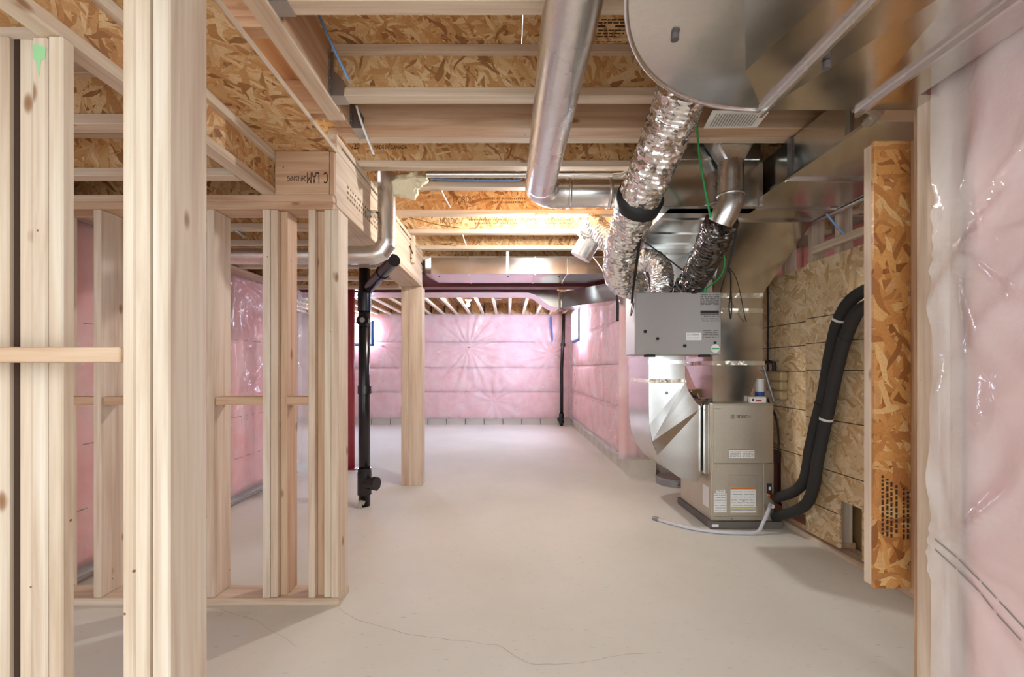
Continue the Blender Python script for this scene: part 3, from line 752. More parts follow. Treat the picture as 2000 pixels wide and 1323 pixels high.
def label(xa, xb, ya, yb_, y, par, orange=False, lines=6, cols=1, extra=None):
    x0, x1 = X_(xa, 3.4), X_(xb, 3.4); z1, z0 = Z_(ya, 3.4), Z_(yb_, 3.4)
    lb = mesh('label', *(lambda m: (m.v, m.f))(MB().box((x0, x1), (y-.001, y), (z0, z1))), 'paper_white', par)
    top = z1
    if orange:
        MB().box((x0, x1), (y-.0016, y-.0008), (z1-.011, z1)).build('label_stripe', 'orange_stripe', lb); top = z1-.015
    for c in range(cols):
        ca = x0+(x1-x0)*(c/cols)+.006; cb = x0+(x1-x0)*((c+1)/cols)-.006
        for k in range(lines):
            zz = top-(top-z0-.006)*(k+.8)/lines
            dashes('label_print', ca, cb, zz, min(.006, (top-z0)/lines*.45), y-.0012, 'print_grey', lb, k*3+c)
    for zz, mt, hh in (extra or []):
        MB().box((x0, x1), (y-.0017, y-.0009), (z0+(z1-z0)*zz, z0+(z1-z0)*zz+hh)).build('label_stripe', mt, lb)
    return lb
label(1424, 1473, 877, 895, fy-.012, dr, True, 4, 2)
lb = label(1426, 1475, 953, 1001, fy-.016, acc, True, 8, 2, [(.17, 'yellow_stripe', .009), (.10, 'purple_stripe', .004)])
cx, cz = X_(1451, 3.4), Z_(978, 3.4)
mesh('warning_triangle', [(cx-.012, fy-.0185, cz-.009), (cx+.012, fy-.0185, cz-.009), (cx, fy-.0185, cz+.012)], [(0, 1, 2)], 'yellow_stripe', lb)
label(1394, 1419, 964, 1001, fy-.010, lowp, False, 7, 1)
label(1399, 1416, 957, 963, fy-.010, lowp, False, 2, 1)
lbs = mesh('label', [(FX0-.001, 3.45, .30), (FX0-.001, 3.56, .30), (FX0-.001, 3.56, .14), (FX0-.001, 3.45, .14)], [(0, 1, 2, 3)], 'paper_white', fu)
MB().box((X_(1391, 3.385), X_(1404, 3.385)), (3.388, 3.3899), (.018, .038)).build('pad_label', 'paper_white', fu)
# gauge / knockouts on the side panel
kx = X_(1503, 3.4)
MB().box((kx-.018, kx+.018), (fy-.009, fy-.006), (.265, .34)).build('knockout_cover', 'print_dark', fu)
MB().box((kx-.006, kx+.010), (fy-.0105, fy-.009), (.29, .315)).build('knockout_mark', 'paper_white', fu)
for px, py, mt, rr_ in ((1503, 968, 'copper', .018), (1504, 987, 'white_plastic', .016), (1510, 1003, 'brass', .012), (1513, 972, 'brass', .01), (1514, 1012, 'brass', .01)):
    x, _, z = at(px, py, fy); MB().cyl((x, fy-.035, z), (x, fy+.005, z), rr_, 14).build('pipe_stub', mt, fu, False)
for px, py in ((1398, 912), (1426, 932), (1428, 1013), (1500, 1013), (1505, 905)):
    x, _, z = at(px, py, fy); MB().cyl((x, fy-.018, z), (x, fy-.005, z), .004, 8).build('screw', 'lead_grey', fu)
# filter rack flanges on the left side
for ya, yb_, mt in ((3.44, 3.475, 'galvanized'), (3.50, 3.53, 'galvanized')):
    board('side_flange', (FX0-.035, FX0), (ya, yb_), (.40, .93), mt, fu, .003)
# ------------------------------------------------------------------ SUPPLY DUCT (plenum, transition, trunk)
def rect(x0, x1, y0, y1, z): return [(x0, y0, z), (x1, y0, z), (x1, y1, z), (x0, y1, z)]
su = empty('supply_duct', (1.75, 3.7, .94), 'galvanized supply plenum rising from the furnace into a ceiling trunk', 'duct')
PX0, PX1, PY0, PY1 = 1.552, 1.93, 3.45, 3.97
MB().loft([rect(1.562, 1.82, 3.47, 3.68, .938), rect(PX0, PX1, PY0, PY1, 1.225)]).build('furnace_collar', 'galvanized', su)
MB().loft([rect(PX0, PX1, PY0, PY1, 1.255), rect(PX0, PX1, PY0, PY1, 1.765)]).build('plenum', 'galvanized', su)
MB().loft([rect(PX0, PX1, PY0, PY1, 1.765), rect(1.475, 2.065, 3.07, 3.97, 2.2), rect(1.475, 2.065, 3.07, 3.97, 2.395)]).build('transition', 'galvanized', su)
tr_ = board('trunk', (1.475, 2.065), (1.84, 3.08), (2.2, 2.40), 'galvanized', su, .004)
MB().loft([rect(PX0-.012, PX1+.012, PY0-.012, PY1+.012, 1.225), rect(PX0-.012, PX1+.012, PY0-.012, PY1+.012, 1.257)]).build('slip_cleat', 'foil_tape', su)
for z in (1.62, 1.735):
    MB().loft([rect(PX0-.004, PX1+.004, PY0-.004, PY1+.004, z), rect(PX0-.005, PX1+.005, PY0-.005, PY1+.005, z+.035)]).build('foil_tape_band', 'foil_tape', su)
for yy in (2.4, 2.83, 3.06):
    MB().box((1.472, 2.068), (yy, yy+.018), (2.188, 2.2005)).build('slip_cleat', 'galvanized', su)
MB().box((1.46, 1.4755), (1.84, 3.1), (2.192, 2.207)).build('corner_seam', 'galvanized', su)
for yy in (2.36, 1.95):
    MB().box((1.466, 1.4745), (yy, yy+.03), (2.195, 2.40)).build('hanger_strap', 'hanger_steel', su)
MB().tube([(2.085, 1.9, 2.195), (2.085, 3.4, 2.195)], .016, 12).build('edge_conduit', 'galvanized_round', su, True)
# ------------------------------------------------------------------ RETURN DUCT (drop left of the furnace)
re_ = empty('return_duct', (1.25, 3.8, .3), 'galvanized return drop with rounded boot feeding the furnace side', 'duct')
RY0, RY1 = 3.50, 4.08
heel = [at(px, py, RY0) for px, py in ((1267, 745), (1267, 790), (1268, 830), (1273, 862), (1284, 890), (1301, 914), (1325, 932), (1345, 940), (1362, 943))]
prof = [(p[0], p[2]) for p in heel]+[(1.49, .40), (1.49, .90), (1.44, .945), (1.385, 1.03), (1.365, 1.10)]
b_ = smooth_angle(MB().extr(prof, 'y', RY0, RY1).build('boot', 'galvanized', re_), 35)
IB, IC, IA = 3, 10, 13                 # crease corners on the cheek
vs = [(x_, RY0-.0015-(.012 if i == IB else 0), z_) for i, (x_, z_) in enumerate(prof)]
mesh('cheek', vs, [tuple(range(0, IB+1))+(IA,), (IB,)+tuple(range(IC, IA+1)), tuple(range(IB, IC+1))], 'galvanized', re_)
HX0, HX1 = X_(1267, RY0), 1.362
MB().box((HX0, HX1), (RY0, RY1), (1.10, 1.30)).build('drop_collar', 'galvanized', re_)
for z in (1.09, 1.235):
    MB().box((HX0-.008, HX1+.008), (RY0-.008, RY1+.008), (z, z+.028)).build('slip_cleat', 'foil_tape' if z < 1.2 else 'galvanized', re_)
MB().box((1.058, 1.47), (RY0, RY1), (1.30, 2.125)).build('riser', 'galvanized', re_)
MB().box((.93, 1.43), (2.62, RY1), (2.12, 2.395)).build('horizontal_run', 'galvanized', re_)
for yy in (2.80, 3.10, 3.35):
    MB().box((.928, 1.432), (yy, yy+.012), (2.113, 2.121)).build('slip_cleat', 'galvanized', re_)
MB().box((.75, 1.432), (2.58, 2.70), (2.12, 2.52)).build('end_box', 'galvanized', re_)
MB().box((.745, 1.437), (2.572, 2.60), (2.385, 2.40)).build('slip_cleat', 'galvanized', re_)
MB().box((1.42, 1.44), (2.570, 2.60), (2.115, 2.40)).build('corner_cleat', 'galvanized', re_)
MB().cyl((X_(1302, 3.5), RY0-.002, Z_(768, 3.5)), (X_(1302, 3.5), RY0, Z_(768, 3.5)), .012, 16).build('plug', 'lead_grey', re_)
# ------------------------------------------------------------------ OVERHEAD ELBOW + duct (near, above right)
ov = empty('overhead_duct', (.9, 1.2, 2.12), 'large galvanized ceiling duct with a rounded elbow near the right wall', 'duct')
OZ, OT = 2.12, 2.40
arc = [(.9+.62*math.cos(t), 1.0+.62*math.sin(t)) for t in [math.radians(180-3*k) for k in range(31)]]
out = arc+[(.905, 1.62), (.905, .55), (.28, .55)]
cpt = (.71, 1.36, OZ-.03)
vs = [(x, y, OZ) for x, y in out]+[(x, y, OT) for x, y in out]+[cpt]; n = len(out); fs = [(i, (i+1) % n, n+(i+1) % n, n+i) for i in range(n)]
fs += [(i, (i+1) % n, 2*n) for i in range(n)]+[tuple(range(n, 2*n))]
smooth_angle(mesh('elbow', vs, fs, 'galvanized', ov), 1.2)
MB().tube([(x, y, OZ-.002) for x, y in arc], .006, 8).build('elbow_seam', 'galvanized_round', ov, True)
cpt2 = (1.08, 1.2, OZ-.01)
def xbreak(x0, x1, y0, y1, dz):
    c = ((x0+x1)/2, (y0+y1)/2, OZ-dz); r = rect(x0, x1, y0, y1, OZ); t_ = rect(x0, x1, y0, y1, OT)
    return r+t_+[c], [(0, 1, 8), (1, 2, 8), (2, 3, 8), (3, 0, 8), (4, 5, 6, 7), (0, 1, 5, 4), (1, 2, 6, 5), (2, 3, 7, 6), (3, 0, 4, 7)]
mesh('duct_section', *xbreak(.912, 1.24, .5, 1.62, .012), 'galvanized', ov)
MB().extr([(1.262, .5), (1.385, .5), (1.385, 1.53), (1.446, 1.53), (1.446, 1.62), (1.262, 1.62)], 'z', OZ, OT).build('duct_section', 'galvanized', ov)
mesh('duct_section', *xbreak(.28, .905, -1.2, .545, .012), 'galvanized', ov)
for xx in (.905, 1.25):
    q = [(xx-.018, OZ-.003), (xx-.008, OZ-.004), (xx-.007, OZ-.022), (xx+.005, OZ-.022), (xx+.006, OZ-.004), (xx+.018, OZ-.003), (xx+.018, OZ+.02), (xx-.018, OZ+.02)]
    MB().extr(q, 'y', .5, 1.632).build('standing_seam', 'galvanized_round', ov) if False else MB().loft([[(x_, yy, z_) for x_, z_ in q] for yy in (.5, 1.632)]).build('standing_seam', 'galvanized_round', ov)
for px, py in ((1318, 74), (1614, 131)):
    Y = (OZ-.02-CH)*FPX/(VY-py); x = X_(px, Y)
    MB().cyl((x, Y, OZ-.026), (x, Y, OZ-.004), .011, 18).build('plug', 'print_mid', ov)
MB().tube([(1.28, 1.625, 2.14), (1.40, 1.72, 2.17), (1.462, 1.85, 2.2)], .02, 8).build('tape_wad', 'foil_tape', ov)
MB().loft([rect(1.30, 1.436, 1.60, 1.66, 2.15), rect(1.37, 1.474, 1.70, 1.86, 2.26)]).build('takeoff', 'galvanized', ov)
# paper tag under the duct
pv = [at(1392, 216, 2.05), at(1502, 219, 2.0), at(1478, 249, 2.2), at(1374, 251, 2.24)]
pn = Vector((0, 0, .002))
pt = mesh('paper_tag', pv+[tuple(Vector(p)+pn) for p in pv], [(0, 1, 2, 3), (4, 5, 6, 7), (0, 1, 5, 4), (1, 2, 6, 5), (2, 3, 7, 6), (3, 0, 4, 7)], 'paper_white')
tag(pt, 'white printed paper tag hanging under the joists beside the duct elbow', 'paper')
m = MB()
for k in range(16):
    a = .1+k*.05; q = lambda s, t: Vector(pv[0])*(1-s)*(1-t)+Vector(pv[1])*s*(1-t)+Vector(pv[2])*s*t+Vector(pv[3])*(1-s)*t-Vector((0, 0, .001))
    m.add([q(a, .15), q(a+.016, .15), q(a+.016, .88), q(a, .88)], [(0, 1, 2, 3)])
m.build('tag_print', 'print_grey', pt)
# ------------------------------------------------------------------ TRUNK DUCTS across the room
t1 = empty('trunk_duct', (.05, 4.97, 2.18), 'flat galvanized trunk duct hung across the room before the steel beam', 'duct')
ex = -.86; 
for a, b in ((-.80, -.42), (-.415, .28), (.285, .62), (.625, 1.05)):
    board('duct_section', (a, b), (4.72, 5.23), (2.18, 2.352), 'galvanized', t1, .003)
MB().loft([[(-.87, 4.80, 2.20), (-.87, 5.2, 2.20), (-.87, 5.2, 2.345), (-.87, 4.80, 2.345)], [(-.80, 4.722, 2.182), (-.80, 5.228, 2.182), (-.80, 5.228, 2.35), (-.80, 4.722, 2.35)]]).build('end_cap', 'galvanized', t1)
for xx in (-.418, .282, .622): MB().box((xx-.008, xx+.008), (4.712, 5.236), (2.172, 2.36)).build('slip_cleat', 'galvanized', t1)
MB().box((-.018, .012), (4.712, 4.718), (2.18, 2.45)).build('hanger_strap', 'hanger_steel', t1)
for xx in (-.73, .0, .55): MB().cyl((xx, 4.85, 2.176), (xx, 4.85, 2.181), .008, 8).build('screw', 'print_dark', t1)
t2 = empty('trunk_duct', (-1.6, 5.9, 2.15), 'long galvanized return trunk behind the steel beam with a bent end', 'duct')
MB().box((-4.7, .25), (5.70, 6.11), (2.15, 2.34)).build('duct_run', 'galvanized', t2)
def sec(x, yf, dp, z0, z1): return [(x, yf, z0), (x, yf+dp, z0), (x, yf+dp, z1), (x, yf, z1)]
smooth_angle(MB().loft([sec(.25, 5.7, .41, 2.15, 2.34), sec(.33, 5.70, .41, 2.13, 2.34), sec(.42, 5.70, .41, 2.06, 2.32), sec(.52, 5.70, .41, 1.99, 2.26), sec(.64, 5.70, .41, 1.957, 2.16)]).build('offset_elbow', 'galvanized', t2), 30)
MB().loft([sec(.64, 5.7, .41, 1.957, 2.15), sec(1.20, 4.95, .38, 1.945, 2.15)]).build('angled_run', 'galvanized', t2)
MB().loft([sec(.63, 5.69, .42, 1.95, 2.17), sec(.655, 5.66, .42, 1.95, 2.17)]).build('slip_cleat', 'foil_tape', t2)
# ------------------------------------------------------------------ ROUND PIPES
rp = empty('round_duct', (.2, 1.8, 2.2), 'long shiny round duct running under the joists and elbowing to the right', 'duct')
PR = .087; RZ = 2.262; RX = .188; RYb = 2.72
smooth_angle(MB().tube([(RX, -1.2, RZ), (RX, RYb-.10, RZ)], PR, 40).build('straight_pipe', 'galvanized_round', rp), 50)
el = [(RX+PR*.9-PR*.9*math.cos(t), RYb-.10+.09*math.sin(t)+.02*t/1.57, RZ-.012*t) for t in [k*math.pi/2/5 for k in range(6)]]
el = [(RX, RYb-.12, RZ), (RX, RYb-.06, RZ), (RX+.035, RYb+.0, RZ), (RX+.085, RYb+.03, RZ), (RX+.15, RYb+.035, RZ)]
smooth_angle(MB().tube(el, PR+.003, 40).build('elbow', 'galvanized_round', rp), 50)
smooth_angle(MB().tube([(RX+.12, RYb+.035, RZ), (.62, RYb+.035, RZ), (.78, RYb+.035, RZ)], PR, 40).build('cross_pipe', 'galvanized_round', rp), 50)
for xx in (RX+.17, .60):
    MB().tube([(xx, RYb+.035, RZ), (xx+.02, RYb+.035, RZ)], PR+.004, 40).build('crimp_ring', 'galvanized_round', rp, True)
cp = empty('conduit_pipe', (0, 2.9, 2.43), 'thin steel pipe threaded between the joists above the round duct', 'pipe')
smooth_angle(MB().tube([(-.52, 2.90, 2.437), (.72, 2.90, 2.437)], .021, 20).build('pipe', 'galvanized_round', cp), 50)
smooth_angle(MB().tube([(.66, 2.90, 2.437), (.72, 2.90, 2.442), (.80, 2.89, 2.50)], .025, 20).build('pipe_elbow', 'galvanized_round', cp), 50)
# vent pipe past the beam
vp = empty('vent_pipe', (-.778, 2.92, 1.93), 'galvanized vent pipe dropping past the stamped beam and elbowing left', 'pipe')
VR = .0575; VXc = -.778; VYc = 2.92
smooth_angle(MB().tube([(VXc, VYc, 1.99), (VXc, VYc, 2.45)], VR, 32).build('riser_pipe', 'galvanized_round', vp), 50)
smooth_angle(MB().tube([(VXc, VYc, 2.02), (VXc, VYc, 2.0), (VXc-.034, VYc, 1.947), (VXc-.082, VYc, 1.929), (VXc-.116, VYc, 1.926)], VR+.003, 32).build('elbow', 'galvanized_round', vp), 12)
smooth_angle(MB().tube([(VXc-.10, VYc, 1.926), (-2.345, VYc, 1.926)], VR, 32).build('cross_pipe', 'galvanized_round', vp), 50)
board('mounting_block', (BX1, -.83), (2.87, 2.97), (2.18, 2.20), 'galvanized', vp)
m = MB(); m.box((-.88, -.862), (2.82, 2.85), (2.145, 2.175)); m.build('bracket', 'hanger_steel', vp)
# fluffy insulation scrap
ifo = []
bmf = bmesh.new(); bmesh.ops.create_icosphere(bmf, subdivisions=4, radius=1)
for v in bmf.verts:
    d = v.co.copy(); k = 1+.5*noise.noise(d*1.7+Vector((2, 0, 0)))+.4*noise.noise(d*4.5)+.2*noise.noise(d*11)
    v.co = Vector((d.x*.105*k, d.y*.05*k, d.z*.055*k - max(0, -.2-d.z)*.06 + .02*d.x))
me = bpy.data.meshes.new('insulation_scrap'); bmf.to_mesh(me); bmf.free(); me.polygons.foreach_set('use_smooth', [True]*len(me.polygons))
fo = link('insulation_scrap', me, 'foam_cream', None, (-.642, 2.925, 2.395)); tag(fo, 'cream fluffy insulation scrap stuffed at the top of the vent pipe', 'insulation')
# ------------------------------------------------------------------ FLEX DUCTS
def flex(name, pts, r, mat, lab, ring=.022, amp=.05, seed=0, crinkle=.07, end=1.0):
    P = spline(pts, 40); L = [0]
    for a, b in zip(P, P[1:]): L.append(L[-1]+(b-a).length)
    n = max(40, int(L[-1]/.0055)); Q = []; j = 0
    for i in range(n+1):
        d = L[-1]*i/n
        while j < len(L)-2 and L[j+1] < d: j += 1
        t = (d-L[j])/max(1e-6, L[j+1]-L[j]); Q.append(P[j].lerp(P[j+1], t))
    tot = L[-1]
    def rf(i, t, p):
        d = tot*i/n; e = max(0, min(1, (tot-d)/.14)); e = end+(1-end)*e*e*(3-2*e)
        return r*e*(1+amp*math.sin(2*math.pi*d/ring+.8*math.sin(t*2+d*9))*(.6+.4*noise.noise(Vector((d*9, t, seed))))+crinkle*noise.noise(Vector((math.cos(t)*3+seed, math.sin(t)*3, d*16)))+.035*noise.noise(Vector((math.cos(t)*9, math.sin(t)*9+seed, d*60))))
    o = MB().tube(Q, r, 44, True, rf).build(name, mat, None, True)
    return o
def root_with(mesh_o, name, lab, cat, group=None):
    r = empty(name, tuple(WL[mesh_o.name]), lab, cat, group); mesh_o.parent = r; mesh_o.location = (0, 0, 0); return r
f1 = flex('duct_skin', [at(1336, 165, 1.86), at(1318, 220, 1.97), at(1285, 300, 2.12), at(1248, 392, 2.35), at(1219, 475, 2.7), at(1211, 530, 2.95), (.795, 3.10, 1.795), (.895, 3.215, 1.785), (.945, 3.235, 1.705)], .104, 'foil_flex', '', .026, .04, 1, .09, .68)
F1 = root_with(f1, 'flexible_duct', 'thick silver foil flex duct with a black tie, climbing past the elbow duct', 'flex duct', 'foil flex ducts on the ventilator')
a, b = Vector(at(1253, 381, 2.325)), Vector(at(1243, 402, 2.385))
MB().tube([a, a.lerp(b, .5), b], .121, 32).build('tie_strap', 'strap_black', F1, True)
f2 = flex('duct_skin', [at(1262, 508, 3.34), at(1226, 506, 3.40), at(1186, 466, 3.48), at(1158, 440, 3.56), at(1143, 464, 3.62)], .084, 'foil_flex', '', .024, .06, 2, .09)
F2 = root_with(f2, 'flexible_duct', 'silver foil flex duct arching left onto a short metal collar below the joists', 'flex duct', 'foil flex ducts on the ventilator')
smooth_angle(MB().tube([at(1152, 470, 3.62), at(1133, 503, 3.64)], .085, 32).build('metal_collar', 'galvanized_round', F2), 50)
f3 = flex('duct_skin', [at(1262, 508, 3.34), at(1280, 513, 3.31), at(1292, 532, 3.27), at(1293, 558, 3.25), (1.092, 3.245, 1.706)], .078, 'foil_flex', '', .02, .09, 3, .06, .9)
F3 = root_with(f3, 'flexible_duct', 'short silver foil flex duct looping over the top of the ventilator box', 'flex duct', 'foil flex ducts on the ventilator')
f4 = flex('duct_skin', [at(1408, 434, 2.53), at(1393, 470, 2.68), at(1374, 512, 2.9), (1.262, 3.08, 1.815), (1.255, 3.2, 1.765), (1.258, 3.235, 1.706)], .088, 'foil_dark', '', .03, .07, 4, .14, .85)
F4 = root_with(f4, 'flexible_duct', 'dark crinkled flex duct slanting from a metal elbow to the ventilator box', 'flex duct')
# boot, pipe and elbow feeding it
bt = empty('duct_boot', tuple(at(1428, 330, 2.53)), 'shiny rectangular to round boot with pipe above the dark flex duct', 'duct')
BYc = 2.505; br = .066
top = [at(1388, 262, 2.42), at(1500, 262, 2.42), at(1478, 276, 2.56), at(1395, 276, 2.56)]
cxy = (X_(1427, BYc), BYc); zr = Z_(318, BYc); zt_ = Z_(268, BYc)
def circ(c, r, z, n=32): return [(c[0]+r*math.cos(2*math.pi*(k+.5)/n-math.pi*.75), c[1]+r*math.sin(2*math.pi*(k+.5)/n-math.pi*.75), z) for k in range(n)]
def rring(x0, x1, y0, y1, z, n=32):
    q = n//4; o = []
    cs = [(x0, y0), (x1, y0), (x1, y1), (x0, y1)]
    for e in range(4):
        a, b = cs[e], cs[(e+1) % 4]
        for k in range(q): t = (k+.5)/q; o.append((a[0]+(b[0]-a[0])*t, a[1]+(b[1]-a[1])*t, z))
    return o
smooth_angle(MB().loft([rring(cxy[0]-.14, cxy[0]+.14, BYc-.05, BYc+.06, zt_+.04), rring(cxy[0]-.135, cxy[0]+.135, BYc-.05, BYc+.06, zt_), circ(cxy, br, zr)]).build('boot', 'galvanized_round', bt), 25)
smooth_angle(MB().tube([(cxy[0], BYc, zr+.005), (cxy[0], BYc, Z_(382, BYc))], br, 32).build('pipe', 'galvanized_round', bt), 50)
smooth_angle(MB().tube([(cxy[0], BYc, Z_(380, BYc)), (cxy[0], BYc, Z_(395, BYc)), at(1416, 418, 2.51), at(1408, 434, 2.535)], br+.003, 32).build('elbow', 'galvanized_round', bt), 50)
MB().tube([(cxy[0], BYc, Z_(380, BYc)), (cxy[0], BYc, Z_(384, BYc))], br+.006, 32).build('crimp_ring', 'galvanized_round', bt, True)
# ------------------------------------------------------------------ HEAT RECOVERY VENTILATOR
hv = empty('ventilator_unit', (1.16, 3.2, 1.29), 'grey box ventilator with black knobs hung under the flex ducts', 'ventilator')
VX0, VX1, VY0, VY1, VZ0, VZ1 = .868, 1.452, 3.10, 3.36, 1.292, 1.716
board('housing', (VX0, VX1-.004), (VY0+.012, VY1), (VZ0, VZ1), 'hrv_side', hv, .006)
hd = board('front_door', (VX0+.002, VX1), (VY0, VY0+.0125), (VZ0, VZ1+.002), 'hrv_front', hv, .004)
for px, py, r in ((1260, 648, .011), (1284, 662, .011), (1337, 676, .011), (1396, 670, .009)):
    x, _, z = at(px, py, VY0); k = MB().tube([(x, VY0+.001, z), (x, VY0-.008, z), (x, VY0-.010, z)], r, 18, rf=lambda i, t, p, r=r: (r, r, r*.6)[i]).build('knob', 'print_dark', hd, False)
    MB().cyl((x, VY0-.0105, z), (x, VY0-.0115, z), r*.25, 8).build('knob_mark', 'lead_grey', k) if False else None
def hl(xa, xb, ya, yb_, mat, nm='label', dy=.001): 
    a = at(xa, yb_, VY0); b = at(xb, ya, VY0)
    return MB().box((a[0], b[0]), (VY0-dy, VY0+.0005), (a[2], b[2])).build(nm, mat, hd)
hl(1340, 1370, 650, 665, 'paper_white')
dashes('label_print', X_(1342, VY0), X_(1366, VY0), Z_(655, VY0), .006, VY0-.0012, 'print_grey', hd, 1)
dashes('label_print', X_(1342, VY0), X_(1366, VY0), Z_(661, VY0), .006, VY0-.0012, 'print_grey', hd, 2)
hl(1368, 1404, 607, 613, 'print_dark', 'label_bar'); hl(1368, 1404, 614, 615, 'print_dark', 'label_bar')
for k, py in enumerate((577, 581, 585, 589, 593, 596, 619, 624, 628, 647, 651, 655, 660)):
    dashes('label_print', X_(1368 if py < 640 else 1373, VY0), X_(1404, VY0), Z_(py, VY0), .007, VY0-.0008, 'print_mid', hd, py)
st = at(1397, 681, VY0)
sk = MB().cyl((st[0], VY0-.0014, st[2]), (st[0], VY0, st[2]), .029, 28).build('round_sticker', 'paper_white', hd)
MB().box((st[0]-.026, st[0]+.026), (VY0-.0022, VY0-.0013), (st[2]-.006, st[2]+.004)).build('sticker_band', 'green_print', hd)
for a, b in ((1260, 1279), (1367, 1386)):
    MB().box((X_(a, VY0), X_(b, VY0)), (VY0-.012, VY0+.03), (VZ0-.014, VZ0+.002)).build('latch', 'print_dark', hv)
for px, py in ((1252, 584), (1303, 584), (1322, 576)): pass
board('wire_box', (X_(1372, 3.2), X_(1392, 3.2)), (3.2, 3.26), (VZ1, VZ1+.11), 'galvanized', hv, .003)
g = at(1376, 568, 3.14); MB().cyl((g[0], 3.14, g[2]-.02), (g[0], 3.14, g[2]+.012), .016, 14).build('wire_cap', 'green_cap', hv)
# ------------------------------------------------------------------ STRAPS, WIRES, HOSES
def wire(name, pts, r, mat, lab, cat, group=None, n=10, seg=8):
    o = MB().tube(spline(pts, n), r, seg).build(name, mat, None, True); tag(o, lab, cat, group); return o
def strap(name, pts, wd, mat, lab, cat='strap', group=None):
    P = spline(pts, 8); vs = []; fs = []
    for i, p in enumerate(P):
        d = (P[min(i+1, len(P)-1)]-P[max(i-1, 0)]).normalized(); s = Vector((0, 1, 0)).cross(d).normalized()*wd/2; q = Vector((0, .0015, 0))
        vs += [p-s-q, p+s-q, p+s+q, p-s+q]
    o = MB().loft([vs[i*4:i*4+4] for i in range(len(P))]).build(name, mat); tag(o, lab, cat, group); return o
strap('hanging_strap', [at(1257, 430, 2.36), at(1248, 480, 2.55), at(1240, 540, 2.80), at(1236, 570, 2.95), at(1234, 592, 3.09)], .018, 'strap_black', 'black strap with buckle down the left of the ventilator box', 'strap')
strap('hanging_strap', [at(1441, 432, 3.0), at(1432, 480, 3.02), at(1420, 530, 3.05)], .016, 'strap_black', 'black strap hanging from the trunk beside the dark flex duct', 'strap')
wire('strap_cord', [at(1419, 528, 3.05), at(1414, 545, 3.06), at(1406, 574, 3.12)], .004, 'strap_black', 'thin black cord tying the strap to the ventilator corner', 'cord')
wire('cord_loop', [at(1419, 528, 3.06), at(1426, 535, 3.04), at(1427, 570, 3.0), at(1424, 600, 3.0), at(1427, 623, 3.0), at(1429, 600, 3.0), at(1428, 570, 3.0)], .0045, 'strap_black', 'black cord loop hanging right of the ventilator box', 'cord')
strap('hanging_strap', [at(1203, 560, 3.35), at(1206, 590, 3.33), at(1206, 628, 3.33)], .02, 'strap_black', 'loose black strap end dangling before the pink wall', 'strap')
wire('cord_loop', [at(1236, 590, 3.088), at(1233, 604, 3.088), at(1232, 617, 3.088), at(1236, 606, 3.088), at(1238, 592, 3.088)], .003, 'strap_black', 'small black cord loop on the left edge of the ventilator box', 'cord')
wire('cord', [at(1252, 468, 3.1), at(1290, 495, 3.08), at(1336, 530, 3.03)], .005, 'strap_black', 'black cord slanting between the silver and dark flex ducts', 'cord')
wire('green_cable', [at(1361, 205, 2.2), at(1362, 260, 2.3), at(1368, 320, 2.4), at(1380, 385, 2.45), at(1388, 425, 2.5)], .005, 'green_wire', 'green cable hanging beside the thick silver flex duct', 'cable')
wire('green_cable', [at(1405, 480, 2.9), at(1416, 510, 2.95), at(1408, 538, 3.03), at(1390, 556, 3.09), at(1376, 566, 3.14)], .005, 'green_wire', 'green cable curving into the top of the ventilator box', 'cable')
for k, (pts, mt, lab) in enumerate([
    ([at(622, 28, 1.78), at(652, 95, 1.80), at(682, 157, 1.84)], 'blue_wire', 'blue cable stub slanting down from the first ceiling joist'),
    ([at(696, 206, 2.2), at(708, 245, 2.24), at(730, 302, 2.3)], 'white_wire', 'grey white cable stub dangling below the second ceiling joist'),
    ([at(862, 372, 3.085), at(871, 390, 3.22), at(880, 406, 3.24)], 'white_wire', 'short white cable stub beside the stamped joist lettering'),
    ([at(1614, 418, 2.4), at(1632, 440, 2.42), at(1650, 458, 2.45)], 'blue_wire', 'blue cable stub dangling above the OSB partition'),
    ([at(1158, 502, 4.5), at(1178, 530, 4.3), at(1210, 590, 4.0)], 'white_wire', 'thin white rod slanting beside the trunk duct end'),
    ([at(904, 459, 4.12), at(907, 470, 4.12), at(911, 480, 4.12)], 'white_wire', 'tiny white cable end under the far joist')]):
    wire('cable_stub', pts, .0055 if k < 2 else .005, mt, lab, 'cable')
for pts, lab in (([at(800, 425, 3.9), at(850, 438, 3.9), at(897, 446, 3.9)], 'brown wire rod lying along the joist above the beam end'), ([at(860, 468, 4.45), at(890, 471, 4.45), at(912, 476, 4.45)], 'brown wire rod lying along the joist above the trunk duct')):
    wire('wire_rod', pts, .004, 'brass', lab, 'wire')
wire('blue_cable', [(-.50, 2.945, 2.425), (.0, 2.95, 2.418), (.09, 2.945, 2.43)], .007, 'blue_wire', 'blue cable lying beside the thin steel pipe between the joists', 'cable')
jb = board('junction_box', (-.2205, -.11), (7.3, 7.42), (FB-.03, FB+.06), 'hanger_steel'); tag(jb, 'small metal junction box between the far bay joists', 'box')
wire('rod_hanger', [at(478, 462, 2.95), at(455, 447, 2.9)], .012, 'hanger_steel', 'short steel rod behind the stud wall below the low joists', 'rod', n=2)
